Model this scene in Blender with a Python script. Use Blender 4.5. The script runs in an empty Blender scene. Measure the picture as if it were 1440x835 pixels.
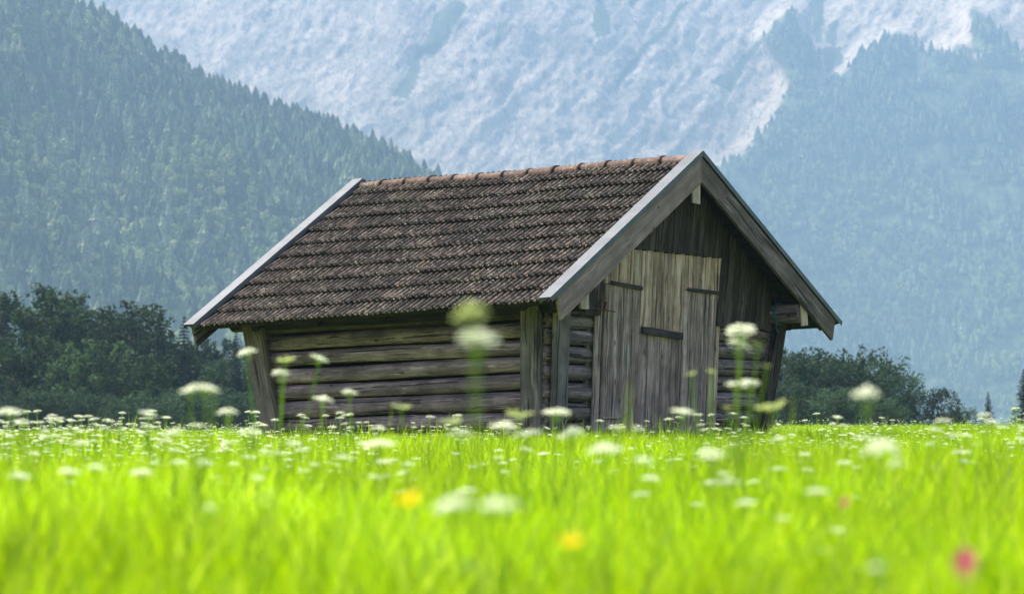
import bpy, math, random
import numpy as np
from mathutils import Vector, Matrix, Euler
R = math.radians
random.seed(7); rng = np.random.default_rng(7)
sc = bpy.context.scene
COL = sc.collection

# ------------------------------------------------------------------ camera
ZC = 0.62                                   # camera height over the meadow
PITCH = R(3.1733); FPX = 3400.0
cam = bpy.data.cameras.new("camera"); camo = bpy.data.objects.new("camera", cam); COL.objects.link(camo)
camo.location = (0, 0, ZC); camo.rotation_euler = (R(90) + PITCH, 0, 0)
cam.sensor_width = 36; cam.lens = 85.0
cam.clip_start = 0.05; cam.clip_end = 12000
cam.dof.use_dof = True; cam.dof.focus_distance = 33.0; cam.dof.aperture_fstop = 3.2
sc.camera = camo
# ------------------------------------------------------------------ world, sun, exposure
SUN_EL, SUN_AZ = R(54), R(-60)              # azimuth measured from +Y (away from camera) towards +X
w = bpy.data.worlds.new("World"); sc.world = w; w.use_nodes = True
nt = w.node_tree; bg = nt.nodes['Background']
sky = nt.nodes.new('ShaderNodeTexSky'); sky.sky_type = 'NISHITA'; sky.sun_disc = False
sky.sun_elevation = SUN_EL; sky.sun_rotation = SUN_AZ; sky.air_density = 1.0; sky.dust_density = 4.5
nt.links.new(sky.outputs[0], bg.inputs[0]); bg.inputs[1].default_value = 0.15
sl = bpy.data.lights.new("sun", 'SUN'); sl.energy = 4.5; sl.angle = R(2.0); sl.color = (1.0, .955, .88)
so = bpy.data.objects.new("sun", sl); COL.objects.link(so)
sd = Vector((math.sin(SUN_AZ)*math.cos(SUN_EL), math.cos(SUN_AZ)*math.cos(SUN_EL), math.sin(SUN_EL)))
so.rotation_euler = sd.to_track_quat('Z', 'Y').to_euler(); so.location = (0, 0, 60)
sc.view_settings.view_transform = 'Standard'; sc.view_settings.look = 'None'
sc.view_settings.exposure = 0.95; sc.view_settings.gamma = 1
sc.render.engine = 'CYCLES'
cy = sc.cycles
cy.max_bounces = 7; cy.diffuse_bounces = 3; cy.glossy_bounces = 2; cy.transmission_bounces = 3
cy.transparent_max_bounces = 8; cy.volume_bounces = 1
cy.use_denoising = True
try: cy.denoiser = 'OPENIMAGEDENOISE'
except Exception: pass
HAZE = 2.7e-4

# ------------------------------------------------------------------ helpers
def ray(px, py):
    a = (px-720)/FPX; b = -(py-417.5)/FPX; c, s = math.cos(PITCH), math.sin(PITCH)
    return np.array([a, c-b*s, s+b*c])
def at(px, py, d):                          # point of the place seen at photo pixel, d metres away
    r = ray(px, py); r = r/r[1]*d; return Vector((r[0], r[1], r[2]+ZC))
def ground(x, y):
    x = np.asarray(x, float); y = np.asarray(y, float)
    z = np.interp(y, [-400, 0, 4, 12, 22, 30, 45, 75, 110, 200, 400, 1200, 5000],
                  [-.64, -.63, -.61, -.52, -.41, -.33, -.25, -.13, -.40, -2.2, -3, -6, -6])
    t = np.clip(y/70, 0, 1)*np.clip(1-(y-80)/120, 0, 1)
    z = z + .008*np.clip(x, -20, 20)*t + .02*np.sin(x*.9+y*.23)*np.sin(y*.41+1) * np.clip(y/10, 0, 1)
    return z + ZC
def mesh_np(name, V, F, smooth=False, mats=(), mi=None):
    """F: list of arrays (n,k)"""
    if isinstance(F, np.ndarray): F = [F]
    me = bpy.data.meshes.new(name); V = np.asarray(V, np.float32)
    me.vertices.add(len(V)); me.vertices.foreach_set('co', V.ravel())
    idx = np.concatenate([np.asarray(f, np.int32).ravel() for f in F])
    tot = np.concatenate([np.full(len(f), np.asarray(f).shape[1], np.int32) for f in F])
    st = np.concatenate([[0], np.cumsum(tot)[:-1]]).astype(np.int32)
    me.loops.add(len(idx)); me.loops.foreach_set('vertex_index', idx)
    me.polygons.add(len(tot)); me.polygons.foreach_set('loop_start', st)
    me.polygons.foreach_set('use_smooth', np.full(len(tot), smooth))
    for m in mats: me.materials.append(m)
    if mi is not None: me.polygons.foreach_set('material_index', np.asarray(mi, np.int32))
    me.update(calc_edges=True); me.validate()
    return me
def ob(name, me, parent=None, mat=None, label=None, cat=None, group=None, kind=None, loc=None):
    o = bpy.data.objects.new(name, me); COL.objects.link(o)
    if mat is not None and me is not None and len(me.materials) == 0: me.materials.append(mat)
    if parent is not None: o.parent = parent
    if loc is not None: o.location = loc
    if label: o['label'] = label
    if cat: o['category'] = cat
    if group: o['group'] = group
    if kind: o['kind'] = kind
    return o
class MB:
    def __init__(s): s.V = []; s.F3 = []; s.F4 = []; s.m3 = []; s.m4 = []; s.n = 0
    def add(s, V, F, mi=0):
        V = np.asarray(V, float)
        for f in F:
            f = [i+s.n for i in f]
            if len(f) == 3: s.F3.append(f); s.m3.append(mi)
            elif len(f) == 4: s.F4.append(f); s.m4.append(mi)
            else:
                for k in range(1, len(f)-1): s.F3.append([f[0], f[k], f[k+1]]); s.m3.append(mi)
        s.V.append(V); s.n += len(V)
    def tube(s, pts, rad, n=6, mi=0, cap=True):
        pts = [Vector(p) for p in pts]; V = []
        if not hasattr(rad, '__len__'): rad = [rad]*len(pts)
        up0 = Vector((.123, .31, .94))
        for i, p in enumerate(pts):
            d = (pts[min(i+1, len(pts)-1)]-pts[max(i-1, 0)]).normalized()
            a = d.cross(up0)
            if a.length < .2: a = d.cross(Vector((1, 0, 0)))
            a.normalize(); b = d.cross(a)
            for k in range(n):
                t = 2*math.pi*k/n; V.append(p+(a*math.cos(t)+b*math.sin(t))*rad[i])
        F = [[i*n+k, i*n+(k+1) % n, (i+1)*n+(k+1) % n, (i+1)*n+k] for i in range(len(pts)-1) for k in range(n)]
        if cap: F.append(list(range(n))[::-1]); F.append([(len(pts)-1)*n+k for k in range(n)])
        s.add(V, F, mi)
    def build(s, name, mats, smooth=False):
        V = np.concatenate(s.V); F = []; mi = []
        if s.F3: F.append(np.array(s.F3)); mi += s.m3
        if s.F4: F.append(np.array(s.F4)); mi += s.m4
        return mesh_np(name, V, F, smooth, mats if isinstance(mats, (list, tuple)) else [mats], mi)
def frame(o, xdir, zdir=(0, 0, 1)):
    x = Vector(xdir).normalized(); z = Vector(zdir); z = (z-x*z.dot(x)).normalized(); y = z.cross(x)
    m = Matrix((x, y, z)).transposed().to_4x4(); m.translation = Vector(o); return m
# value noise
def vnoise(x, y, seed=0):
    x = np.asarray(x, float); y = np.asarray(y, float)
    xi = np.floor(x).astype(np.int64); yi = np.floor(y).astype(np.int64); xf = x-xi; yf = y-yi
    def h(a, b):
        n = (a*374761393 + b*668265263 + seed*974711) & 0x7fffffff
        n = ((n ^ (n >> 13))*1274126177) & 0x7fffffff
        return ((n ^ (n >> 16)) & 0xffff)/65535.0
    u = xf*xf*(3-2*xf); v = yf*yf*(3-2*yf)
    return (h(xi, yi)*(1-u)+h(xi+1, yi)*u)*(1-v)+(h(xi, yi+1)*(1-u)+h(xi+1, yi+1)*u)*v
def fbm(x, y, o=5, seed=0, ridged=False):
    s = 0; a = 1; t = 0
    for i in range(o):
        n = vnoise(x*2**i, y*2**i, seed+i*17)
        if ridged: n = 1-abs(2*n-1)
        s = s+a*n; t += a; a *= .5
    return s/t

# ------------------------------------------------------------------ materials
class NT:
    def __init__(s, name):
        s.m = bpy.data.materials.new(name); s.m.use_nodes = True; s.t = s.m.node_tree
        s.t.nodes.clear(); s.out = s.t.nodes.new('ShaderNodeOutputMaterial')
    def n(s, typ, **kw):
        nd = s.t.nodes.new('ShaderNode'+typ)
        for k, v in kw.items():
            if k.startswith('i_'):
                key = k[2:]; key = int(key) if key.isdigit() else key.replace('_', ' ')
                s.set(nd.inputs[key], v)
            else: setattr(nd, k, v)
        return nd
    def set(s, inp, v):
        if isinstance(v, bpy.types.NodeSocket): s.t.links.new(v, inp)
        elif isinstance(v, bpy.types.Node): s.t.links.new(v.outputs[0], inp)
        else:
            if hasattr(v, '__len__') and len(v) == 3 and inp.type == 'RGBA': v = (*v, 1)
            inp.default_value = v
    def ramp(s, fac, stops, interp='LINEAR'):
        r = s.n('ValToRGB'); s.set(r.inputs[0], fac); e = r.color_ramp; e.interpolation = interp
        while len(e.elements) < len(stops): e.elements.new(.5)
        for el, (p, c) in zip(e.elements, stops):
            el.position = p; el.color = (*c, 1) if hasattr(c, '__len__') else (c, c, c, 1)
        return r.outputs[0]
    def mix(s, f, a, b, typ='MIX'):
        m = s.n('MixRGB', blend_type=typ); s.set(m.inputs[0], f); s.set(m.inputs[1], a); s.set(m.inputs[2], b); return m.outputs[0]
    def math(s, op, a, b=0.0, clamp=False):
        m = s.n('Math', operation=op, use_clamp=clamp); s.set(m.inputs[0], a); s.set(m.inputs[1], b); return m.outputs[0]
    def vmap(s, vec, scale=(1, 1, 1), loc=(0, 0, 0)):
        m = s.n('Mapping'); s.set(m.inputs['Vector'], vec); m.inputs['Scale'].default_value = scale
        if isinstance(loc, bpy.types.NodeSocket): s.t.links.new(loc, m.inputs['Location'])
        else: m.inputs['Location'].default_value = loc
        return m.outputs[0]
    def noise(s, vec, sc_, det=4, rough=.6, dist=0):
        n = s.n('TexNoise'); s.set(n.inputs['Vector'], vec); n.inputs['Scale'].default_value = sc_
        n.inputs['Detail'].default_value = det; n.inputs['Roughness'].default_value = rough
        n.inputs['Distortion'].default_value = dist; return n.outputs['Fac']
    def bsdf(s, col, rough=.85, bump=None, bs=.4, bd=.01, spec=.3, metal=0):
        b = s.n('BsdfPrincipled'); s.set(b.inputs['Base Color'], col); s.set(b.inputs['Roughness'], rough)
        b.inputs['Specular IOR Level'].default_value = spec; b.inputs['Metallic'].default_value = metal
        if bump is not None:
            bm = s.n('Bump'); bm.inputs['Strength'].default_value = bs; bm.inputs['Distance'].default_value = bd
            s.set(bm.inputs['Height'], bump); s.t.links.new(bm.outputs[0], b.inputs['Normal'])
        return b
    def done(s, sh):
        s.t.links.new(sh.outputs[0] if isinstance(sh, bpy.types.Node) else sh, s.out.inputs['Surface']); return s.m

def wood(name, dark, mid, light, gs=12, algae=0.0, bumpd=.006, knots=True, vary=.35, cracks=.8):
    dark, mid, light = [(c[0]*1.12, c[1]*.90, c[2]*1.02) for c in (dark, mid, light)]
    t = NT(name); tc = t.n('TexCoord').outputs['Object']; oi = t.n('ObjectInfo')
    off = t.n('CombineXYZ', i_0=t.math('MULTIPLY', oi.outputs['Random'], 37), i_1=t.math('MULTIPLY', oi.outputs['Random'], 91)).outputs[0]
    p = t.n('VectorMath', operation='ADD', i_0=tc, i_1=off).outputs[0]
    warp = t.noise(p, 1.3, 2)
    pw = t.n('VectorMath', operation='ADD', i_0=p, i_1=t.n('CombineXYZ', i_1=t.math('MULTIPLY', warp, .12)).outputs[0]).outputs[0]
    g1 = t.noise(t.vmap(pw, (.7, gs, gs)), 1.0, 6, .65)
    g2 = t.noise(t.vmap(pw, (2.2, gs*6, gs*6)), 1.0, 4, .7)
    blot = t.noise(p, 2.6, 5, .6)
    f = t.math('ADD', t.math('MULTIPLY', g1, .6), t.math('MULTIPLY', g2, .4))
    c = t.ramp(f, [(.35, dark), (.48, mid), (.62, light)])
    c = t.mix(t.ramp(blot, [(.38, .55), (.6, 0.0)]), c, dark)
    pal = t.noise(t.vmap(pw, (1.1, gs*2.0, gs*2.0), (11, 7, 3)), 1.0, 3, .6)
    c = t.mix(t.ramp(pal, [(.60, 0.0), (.68, .75)]), c, tuple(min(.8, x*1.25) for x in light))
    # long drying cracks
    cr = t.noise(t.vmap(pw, (.9, gs*2.6, gs*2.6), (5, 3, 1)), 1.0, 2, .4)
    crk = t.ramp(cr, [(.365, 1.0), (.40, 0.0)])
    c = t.mix(t.math('MULTIPLY', crk, cracks), c, tuple(x*.25 for x in dark))
    if knots:
        vo = t.n('TexVoronoi', feature='F1'); t.set(vo.inputs['Vector'], t.vmap(p, (2.0, 5.5, 5.5))); vo.inputs['Scale'].default_value = 1
        k = t.ramp(vo.outputs['Distance'], [(.055, 1.0), (.10, 0.0)])
        c = t.mix(t.math('MULTIPLY', k, .85), c, tuple(x*.3 for x in dark))
    if algae:
        a = t.noise(p, 5.0, 5, .7)
        c = t.mix(t.math('MULTIPLY', t.ramp(a, [(.5, 0.0), (.7, 1.0)]), algae), c, (.10, .10, .05))
    hs = t.n('HueSaturation'); t.set(hs.inputs['Color'], c)
    t.set(hs.inputs['Value'], t.math('ADD', t.math('MULTIPLY', oi.outputs['Random'], vary), 1-vary/2))
    h = t.math('SUBTRACT', f, t.math('MULTIPLY', crk, .6))
    return t.done(t.bsdf(hs.outputs[0], .88, h, .7, bumpd, .25))
M = {}
M['log'] = wood('log_wood', (.085, .073, .068), (.26, .225, .21), (.54, .47, .44), 9, .04, .010, vary=.3)
M['log_brown'] = wood('front_log_wood', (.07, .061, .052), (.20, .178, .152), (.40, .36, .31), 9, .12, .010, vary=.3)
M['door_pale'] = wood('pale_door_wood', (.19, .145, .09), (.50, .40, .265), (.80, .68, .50), 13, 0, .005, vary=.5)
M['door_grey'] = wood('grey_door_wood', (.13, .107, .082), (.37, .31, .245), (.70, .61, .49), 13, 0, .005, vary=.45)
M['gable'] = wood('shaded_gable_wood', (.024, .019, .015), (.066, .056, .046), (.15, .13, .108), 13, 0, .005, vary=.6)  # colour lowered to carry the deep shade under the roof overhang
M['post'] = wood('post_wood', (.07, .067, .058), (.16, .152, .135), (.27, .26, .235), 9, .2, .006, vary=.2)
M['barge'] = wood('bargeboard_wood', (.17, .142, .112), (.30, .255, .205), (.42, .37, .31), 9, 0, .003, vary=.1, cracks=.15)
M['barge_dark'] = wood('dark_bargeboard_wood', (.065, .057, .046), (.15, .135, .112), (.25, .228, .195), 8, .2, .004, vary=.1)
M['fresh'] = wood('fresh_end_wood', (.30, .26, .17), (.52, .46, .33), (.70, .64, .50), 14, .1, .003, knots=False, vary=.2)
M['dark'] = wood('shaded_timber', (.010, .009, .0075), (.024, .021, .018), (.045, .04, .033), 8, 0, .005, knots=False)  # near black: gloom beneath the overhang is put into the colour
M['strap'] = wood('strap_wood', (.025, .023, .02), (.055, .05, .043), (.12, .11, .095), 16, 0, .003, knots=False)

def mat_tile(name, base1, base2, crest_col, lich=1.0):
    t = NT(name); geo = t.n('NewGeometry').outputs['Position']; tc = t.n('TexCoord').outputs['Object']; oi = t.n('ObjectInfo')
    n1 = t.noise(geo, 1.1, 4); n2 = t.noise(geo, 18, 5, .7)
    c = t.mix(n1, base1, base2)
    c = t.mix(t.ramp(n2, [(.35, .5), (.6, 0.0)]), c, tuple(x*.45 for x in base1))
    # lighter, pinkish crests of the ribs
    sep = t.n('SeparateXYZ', i_0=tc)
    crest = t.math('MULTIPLY', t.ramp(sep.outputs[2], [(.016, 0.0), (.030, 1.0)]), t.ramp(t.noise(geo, 9, 3), [(.42, 0.0), (.62, 1.0)]))
    c = t.mix(t.math('MULTIPLY', crest, .75), c, crest_col)
    l1 = t.noise(geo, 26, 3, .6); patch = t.noise(geo, 1.7, 3)
    lf = t.math('MULTIPLY', t.ramp(l1, [(.595, 0.0), (.64, 1.0)]), t.ramp(patch, [(.42, 0.15), (.62, 1.0)]))
    c = t.mix(t.math('MULTIPLY', lf, .8*lich), c, (.46, .45, .34))
    m1 = t.noise(geo, 14, 4, .65); mp = t.noise(t.vmap(geo, (1, 1, 1), (9, 2, 4)), .9, 3)
    mf = t.math('MULTIPLY', t.ramp(m1, [(.5, 0.0), (.62, 1.0)]), t.ramp(mp, [(.5, 0.0), (.7, 1.0)]))
    c = t.mix(t.math('MULTIPLY', mf, .75*lich), c, (.10, .105, .045))
    hs = t.n('HueSaturation'); t.set(hs.inputs['Color'], c)
    t.set(hs.inputs['Value'], t.math('ADD', t.math('MULTIPLY', oi.outputs['Random'], .7), .65))
    return t.done(t.bsdf(hs.outputs[0], .85, t.math('ADD', n2, l1), .6, .006, .35))
M['tile'] = mat_tile('weathered_roof_tile', (.044, .031, .021), (.029, .023, .015), (.23, .165, .125))
M['ridge'] = mat_tile('terracotta_ridge_tile', (.12, .055, .038), (.060, .042, .032), (.17, .12, .095), .7)
t = NT('zinc_flashing'); p = t.n('TexCoord').outputs['Object']; n = t.noise(p, 3, 4); n2 = t.noise(t.vmap(p, (1, 12, 12)), 2, 3)
c = t.mix(t.ramp(n, [(.35, 0.0), (.7, 1.0)]), (.095, .103, .116), (.155, .166, .184)); c = t.mix(t.math('MULTIPLY', n2, .4), c, (.20, .215, .22))
M['metal'] = t.done(t.bsdf(c, .68, n2, .15, .002, .35, .25))
t = NT('rusty_iron'); M['iron'] = t.done(t.bsdf(t.mix(t.noise(t.n('TexCoord').outputs['Object'], 40), (.05, .035, .03), (.25, .09, .035)), .8))
t = NT('blue_cord'); M['cord'] = t.done(t.bsdf((.05, .16, .22), .7))
t = NT('mortar_strip'); M['strip'] = t.done(t.bsdf(t.mix(t.noise(t.n('TexCoord').outputs['Object'], 9), (.12, .10, .09), (.21, .175, .16)), .95))

def mat_leaf(name, cols, trans=.4, rough=.6, vary=.5, spec=.3, pos_scale=None, hue=.02):
    t = NT(name); oi = t.n('ObjectInfo').outputs['Random']; geo = t.n('NewGeometry')
    pr = geo.outputs['Random Per Island'] if not name.startswith('far') else oi
    oi = oi if not name.startswith('far') else geo.outputs['Random Per Island']
    c = t.ramp(pr, [(i/(len(cols)-1), cc) for i, cc in enumerate(cols)])
    hs = t.n('HueSaturation'); t.set(hs.inputs['Color'], c)
    v = t.math('ADD', t.math('MULTIPLY', oi, vary), 1-vary/2)
    if pos_scale:
        nn = t.noise(geo.outputs['Position'], pos_scale, 3)
        v = t.math('MULTIPLY', v, t.math('ADD', t.math('MULTIPLY', nn, 1.6), .2))
        t.set(hs.inputs['Hue'], t.math('ADD', t.math('MULTIPLY', t.noise(t.vmap(geo.outputs['Position'], (1, 1, 1), (50, 0, 0)), pos_scale*.7, 2), hue*4), .5-hue*2))
    t.set(hs.inputs['Value'], v)
    b = t.bsdf(hs.outputs[0], rough, spec=spec)
    if trans:
        tr = t.n('BsdfTranslucent'); h2 = t.n('HueSaturation'); t.set(h2.inputs['Color'], hs.outputs[0]); h2.inputs['Value'].default_value = 1.5; h2.inputs['Saturation'].default_value = 1.1
        t.set(tr.inputs[0], h2.outputs[0])
        mx = t.n('MixShader', i_0=trans, i_1=b, i_2=tr); return t.done(mx)
    return t.done(b)
M['grass'] = mat_leaf('meadow_grass', [(.18, .31, .010), (.27, .41, .010), (.33, .46, .02), (.22, .37, .010), (.46, .54, .10)], .6, .6, .5, pos_scale=.9, hue=.008)
M['stem'] = mat_leaf('flower_stem', [(.24, .38, .03), (.32, .44, .06)], .45, .5, .2)
M['petal'] = mat_leaf('white_petal', [(.74, .76, .60), (.82, .82, .74), (.72, .76, .50)], .5, .7, .08, .1)
M['petal_green'] = mat_leaf('green_bud_petal', [(.56, .62, .26), (.68, .72, .38), (.46, .55, .18)], .35, .7, .2, .1)
M['petal_yellow'] = mat_leaf('yellow_petal', [(.80, .55, .01), (.85, .62, .02)], .35, .5, .1)
M['petal_pink'] = mat_leaf('pink_petal', [(.55, .09, .20), (.62, .16, .28), (.48, .07, .16)], .35, .7, .1)
M['broadleaf'] = mat_leaf('broadleaf_foliage', [(.026, .048, .022), (.040, .068, .028), (.060, .096, .036)], .2, .8, .9, pos_scale=.3, spec=.08)
M['bush'] = mat_leaf('beech_foliage', [(.030, .056, .030), (.046, .080, .040), (.068, .106, .052)], .2, .8, .7, pos_scale=.6, spec=.08)
M['needle'] = mat_leaf('spruce_needles', [(.022, .042, .026), (.035, .060, .034)], .1, .7, .4, pos_scale=.4)
M['far_needle'] = mat_leaf('far_spruce_needles', [(.020, .042, .026), (.060, .100, .050), (.12, .17, .08), (.27, .31, .17)], .15, .8, .3, pos_scale=.010, hue=.02)
M['far_leaf'] = mat_leaf('far_broadleaf', [(.07, .12, .04), (.18, .25, .08), (.32, .36, .16)], .25, .8, .3, pos_scale=.010, hue=.02)
t = NT('bark'); M['bark'] = t.done(t.bsdf(t.mix(t.noise(t.vmap(t.n('TexCoord').outputs['Object'], (6, 6, 1)), 3, 4), (.05, .042, .034), (.13, .115, .10)), .9))
t = NT('meadow_soil'); g = t.n('NewGeometry').outputs['Position']
M['ground'] = t.done(t.bsdf(t.mix(t.noise(g, 1.5, 5), (.07, .12, .012), (.13, .20, .02)), .95, t.noise(g, 20, 4), .5, .03))

# ------------------------------------------------------------------ setting: ground
ys = np.unique(np.concatenate([np.linspace(-350, 0, 8), np.linspace(0, 120, 121), np.geomspace(120, 4300, 40)]))
xs = np.unique(np.concatenate([-np.geomspace(30, 2600, 22), np.linspace(-30, 30, 61), np.geomspace(30, 2600, 22)]))
X, Y = np.meshgrid(xs, ys); V = np.stack([X, Y, ground(X, Y)], -1).reshape(-1, 3)
ny, nx = X.shape; i = np.arange(ny-1)[:, None]*nx+np.arange(nx-1)[None]; F = np.stack([i, i+1, i+nx+1, i+nx], -1).reshape(-1, 4)
ob('ground', mesh_np('ground', V, F, True), mat=M['ground'], kind='structure')

# ------------------------------------------------------------------ mountains
def px_z(px, py, d): return at(px, py, d)
def inpoly(px, py, poly):
    r = np.zeros(px.shape, bool); n = len(poly)
    for k in range(n):
        x1, y1 = poly[k]; x2, y2 = poly[(k+1) % n]
        if y1 == y2: continue
        c = ((y1 > py) != (y2 > py)) & (px < (x2-x1)*(py-y1)/(y2-y1)+x1); r ^= c
    return r
# rock massif: a grid over bearing and height; u = bearing in photo pixels, v = height in photo pixels
U = np.linspace(-420, 1860, 760); VV = np.linspace(640, -110, 330)
gu, gv = np.meshgrid(U, VV)
wob = 26*(fbm(gu/60, gv/60, 4, 3)-.5); wob2 = 26*(fbm(gu/60, gv/60, 4, 9)-.5)
FOR = [(980, 252), (1050, 212), (1088, 176), (1104, 130), (1103, 100), (1085, 78), (1068, 55), (1118, 8), (1122, 45), (1150, 74), (1155, 101), (1122, 94), (1148, 124), (1152, 140), (1175, 112), (1200, 92), (1228, 64), (1262, 47), (1283, 58), (1290, 75),
       (1318, 72), (1328, 84), (1345, 64), (1366, 70), (1362, 15), (1372, 10), (1400, 45), (1440, 82), (1560, 150), (1900, 260), (1900, 700), (700, 700), (700, 420), (860, 330)]
VEG = [[(612, 22), (640, -5), (660, 5), (632, 52), (615, 80), (596, 82), (590, 110), (574, 142), (552, 138), (575, 98), (600, 60)],
       [(834, 30), (845, -5), (858, 20), (860, 45), (840, 50)], [(960, 8), (975, 4), (920, 60), (893, 92), (862, 128), (866, 112), (900, 70)],
       [(700, 30), (716, 20), (700, 60), (690, 72)], [(880, 6), (900, -4), (885, 18)], [(1060, 60), (1075, 52), (1050, 92), (1030, 130), (1000, 112), (1030, 95)],
       [(1140, 0), (1160, -20), (1155, 60), (1148, 62)], [(1165, 30), (1178, 25), (1172, 62), (1160, 60)], [(1152, 68), (1180, 64), (1186, 88), (1160, 104)]]
forest = inpoly(gu+wob*.5, gv+wob2*.5, FOR)
hole = np.zeros_like(forest)
for (hx, hy, hr, hs) in [(1437, 205, 9, 26), (1421, 178, 5, 14), (1293, 95, 4, 24), (1320, 50, 10, 12), (1372, 84, 12, 6), (1215, 107, 6, 3), (1216, 145, 6, 4)]:
    hole |= (((gu+wob*.4-hx)/hr)**2+((gv+wob2*.4-hy)/hs)**2) < 1
forest &= ~hole
veg = np.zeros_like(forest)
for p in VEG: veg |= inpoly(gu+wob*.7, gv+wob2*.7, p)
du, dv = gu*.83+gv*.55, -gu*.55+gv*.83
streak = fbm(du/22, (gu*.6+gv)/110+5, 5, 21)
vegf = np.clip((streak-.60)*9, 0, 1)*np.clip(fbm(gu/130, gv/130, 3, 31)*3-1.2, 0, 1)
vegf = np.maximum(vegf*.35, veg*1.0)
fo = forest.astype(float)
for _ in range(2): fo[1:-1, 1:-1] = (fo[1:-1, 1:-1]*2+fo[:-2, 1:-1]+fo[2:, 1:-1]+fo[1:-1, :-2]+fo[1:-1, 2:])/6
spur = fo.copy()
for _ in range(30): spur[1:-1, 1:-1] = (spur[1:-1, 1:-1]+spur[:-2, 1:-1]+spur[2:, 1:-1]+spur[1:-1, :-2]+spur[1:-1, 2:])/5
hgt = (640-gv)/750
D = 2850+hgt*560*(1+.25*hgt)+ 60*np.sin(gu/170+1)
# gullies and buttresses running down to the left, as the photo's strata do
g1 = fbm((gu*.9+gv*.55)/95, (gv-gu*.3)/300, 6, 41, True); g2 = fbm((gu*.75+gv*.65)/26, (gv)/80, 5, 47, True); g3 = fbm((gu*.85+gv*.5)/8, (gv-gu*.3)/16, 4, 53)
g4 = fbm(gu/70+.8*fbm(gu/50, gv/50, 3, 8), gv/120+.5*fbm(gu/40, gv/40, 2, 6), 6, 83, True)
D = D-(g1-.5)*17*(1-.6*spur)-(g4-.5)*25*(1-.8*fo)-(g2-.5)*7*(1-.8*fo)-(g3-.5)*4*(1-fo)-spur*110
D = D + np.abs((gu-1155)/60).clip(0, 1)*0
c_, s_ = math.cos(PITCH), math.sin(PITCH); b_ = -(gv-417.5)/FPX; a_ = (gu-720)/FPX
dy = c_-b_*s_; P = np.stack([a_/dy*D, D, (s_+b_*c_)/dy*D+ZC], -1)
P[..., 2] += 3*(g3-.5)*(1-fo)
ny, nx = gu.shape; i = np.arange(ny-1)[:, None]*nx+np.arange(nx-1)[None]; F = np.stack([i, i+nx, i+nx+1, i+1], -1).reshape(-1, 4)[:, ::-1]
me = mesh_np('mountain', P.reshape(-1, 3), F, True)
ca = me.attributes.new('cover', 'FLOAT_COLOR', 'POINT')
scree = np.clip((g1-.45)*2, 0, 1)*np.clip((gu-930)/120, 0, 1)*np.clip((190-gv)/80, 0, 1)
cc = np.stack([fo, vegf, scree, np.ones_like(fo)], -1).astype(np.float32); ca.data.foreach_set('color', cc.ravel())
t = NT('mountain_rock'); at_ = t.n('Attribute', attribute_name='cover'); g = t.n('NewGeometry').outputs['Position']
sp = t.n('SeparateColor', i_0=at_.outputs['Color'])
r1 = t.noise(t.vmap(g, (1, 1, .45)), .02, 9, .68); r2 = t.noise(t.vmap(g, (1, 1, .5)), .11, 6, .7)
rc = t.ramp(r1, [(.34, (.27, .215, .17)), (.48, (.43, .345, .27)), (.6, (.55, .445, .35))])
r3 = t.noise(t.vmap(g, (1.6, 1, .7)), .05, 8, .75); rc = t.mix(t.ramp(r3, [(.38, .75), (.50, 0.0)]), rc, (.12, .125, .10)); rc = t.mix(t.ramp(r2, [(.36, .6), (.50, 0.0)]), rc, (.10, .10, .085))
r4 = t.noise(t.vmap(g, (1.7, 1, .55)), .16, 7, .75, .6); rc = t.mix(t.ramp(r4, [(.39, .7), (.47, 0.0)]), rc, (.12, .11, .09)); rc = t.mix(t.ramp(r4, [(.58, 0.0), (.66, .5)]), rc, (.66, .54, .44))
rc = t.mix(t.math('MULTIPLY', sp.outputs[2], t.ramp(r2, [(.42, .1), (.56, 1.0)])), rc, (.56, .47, .37))
vg = t.mix(r2, (.045, .07, .035), (.09, .115, .055))
c = t.mix(sp.outputs[1], rc, vg)
c = t.mix(sp.outputs[0], c, t.ramp(t.noise(t.vmap(g, (1.4, 1, .6)), .06, 7, .75), [(.40, (.02, .04, .02)), (.52, (.06, .09, .04)), (.64, (.14, .16, .09))]))
me.materials.append(t.done(t.bsdf(c, .95, t.math('ADD', r1, r3), .7, 7, .1)))
ob('mountain', me, kind='structure')

# left forested hill
ridge_px = [(-420, -330), (-200, -190), (0, -70), (118, 12), (160, 34), (200, 66), (260, 100), (330, 133), (400, 160), (450, 176), (520, 204), (575, 228), (612, 252), (680, 300), (760, 352), (860, 420), (960, 500), (1060, 612), (1100, 660)]
U2 = np.linspace(-420, 1090, 300); T2 = np.linspace(0, 1.35, 110)
gu2, gt = np.meshgrid(U2, T2)
ry = np.interp(gu2, [p[0] for p in ridge_px], [p[1] for p in ridge_px])+14
RD = 1750-.25*(gu2-300)*0
D2 = 1150+(RD-1150)*gt
zr = np.array((606-ry)/FPX*RD)+ZC
prof = np.where(gt < 1, (gt**1.05), 1-1.2*(gt-1)**1.2)
z2 = -8+(zr+8)*prof
und = (fbm(gu2/120+gt*1.2, gt*3, 4, 61)-.5)
z2 = z2+und*120*np.sin(np.clip(gt, 0, 1)*math.pi)
x2 = (gu2-720)/FPX*D2
Vh = np.stack([x2, D2, z2], -1); ny, nx = gu2.shape; i = np.arange(ny-1)[:, None]*nx+np.arange(nx-1)[None]; F = np.stack([i, i+1, i+nx+1, i+nx], -1).reshape(-1, 4)
t = NT('forest_floor'); g = t.n('NewGeometry').outputs['Position']
M['floor'] = t.done(t.bsdf(t.mix(t.noise(g, .03, 5), (.02, .04, .015), (.05, .075, .025)), .95))
ob('hill', mesh_np('hill', Vh.reshape(-1, 3), F, True), mat=M['floor'], kind='structure')

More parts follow.
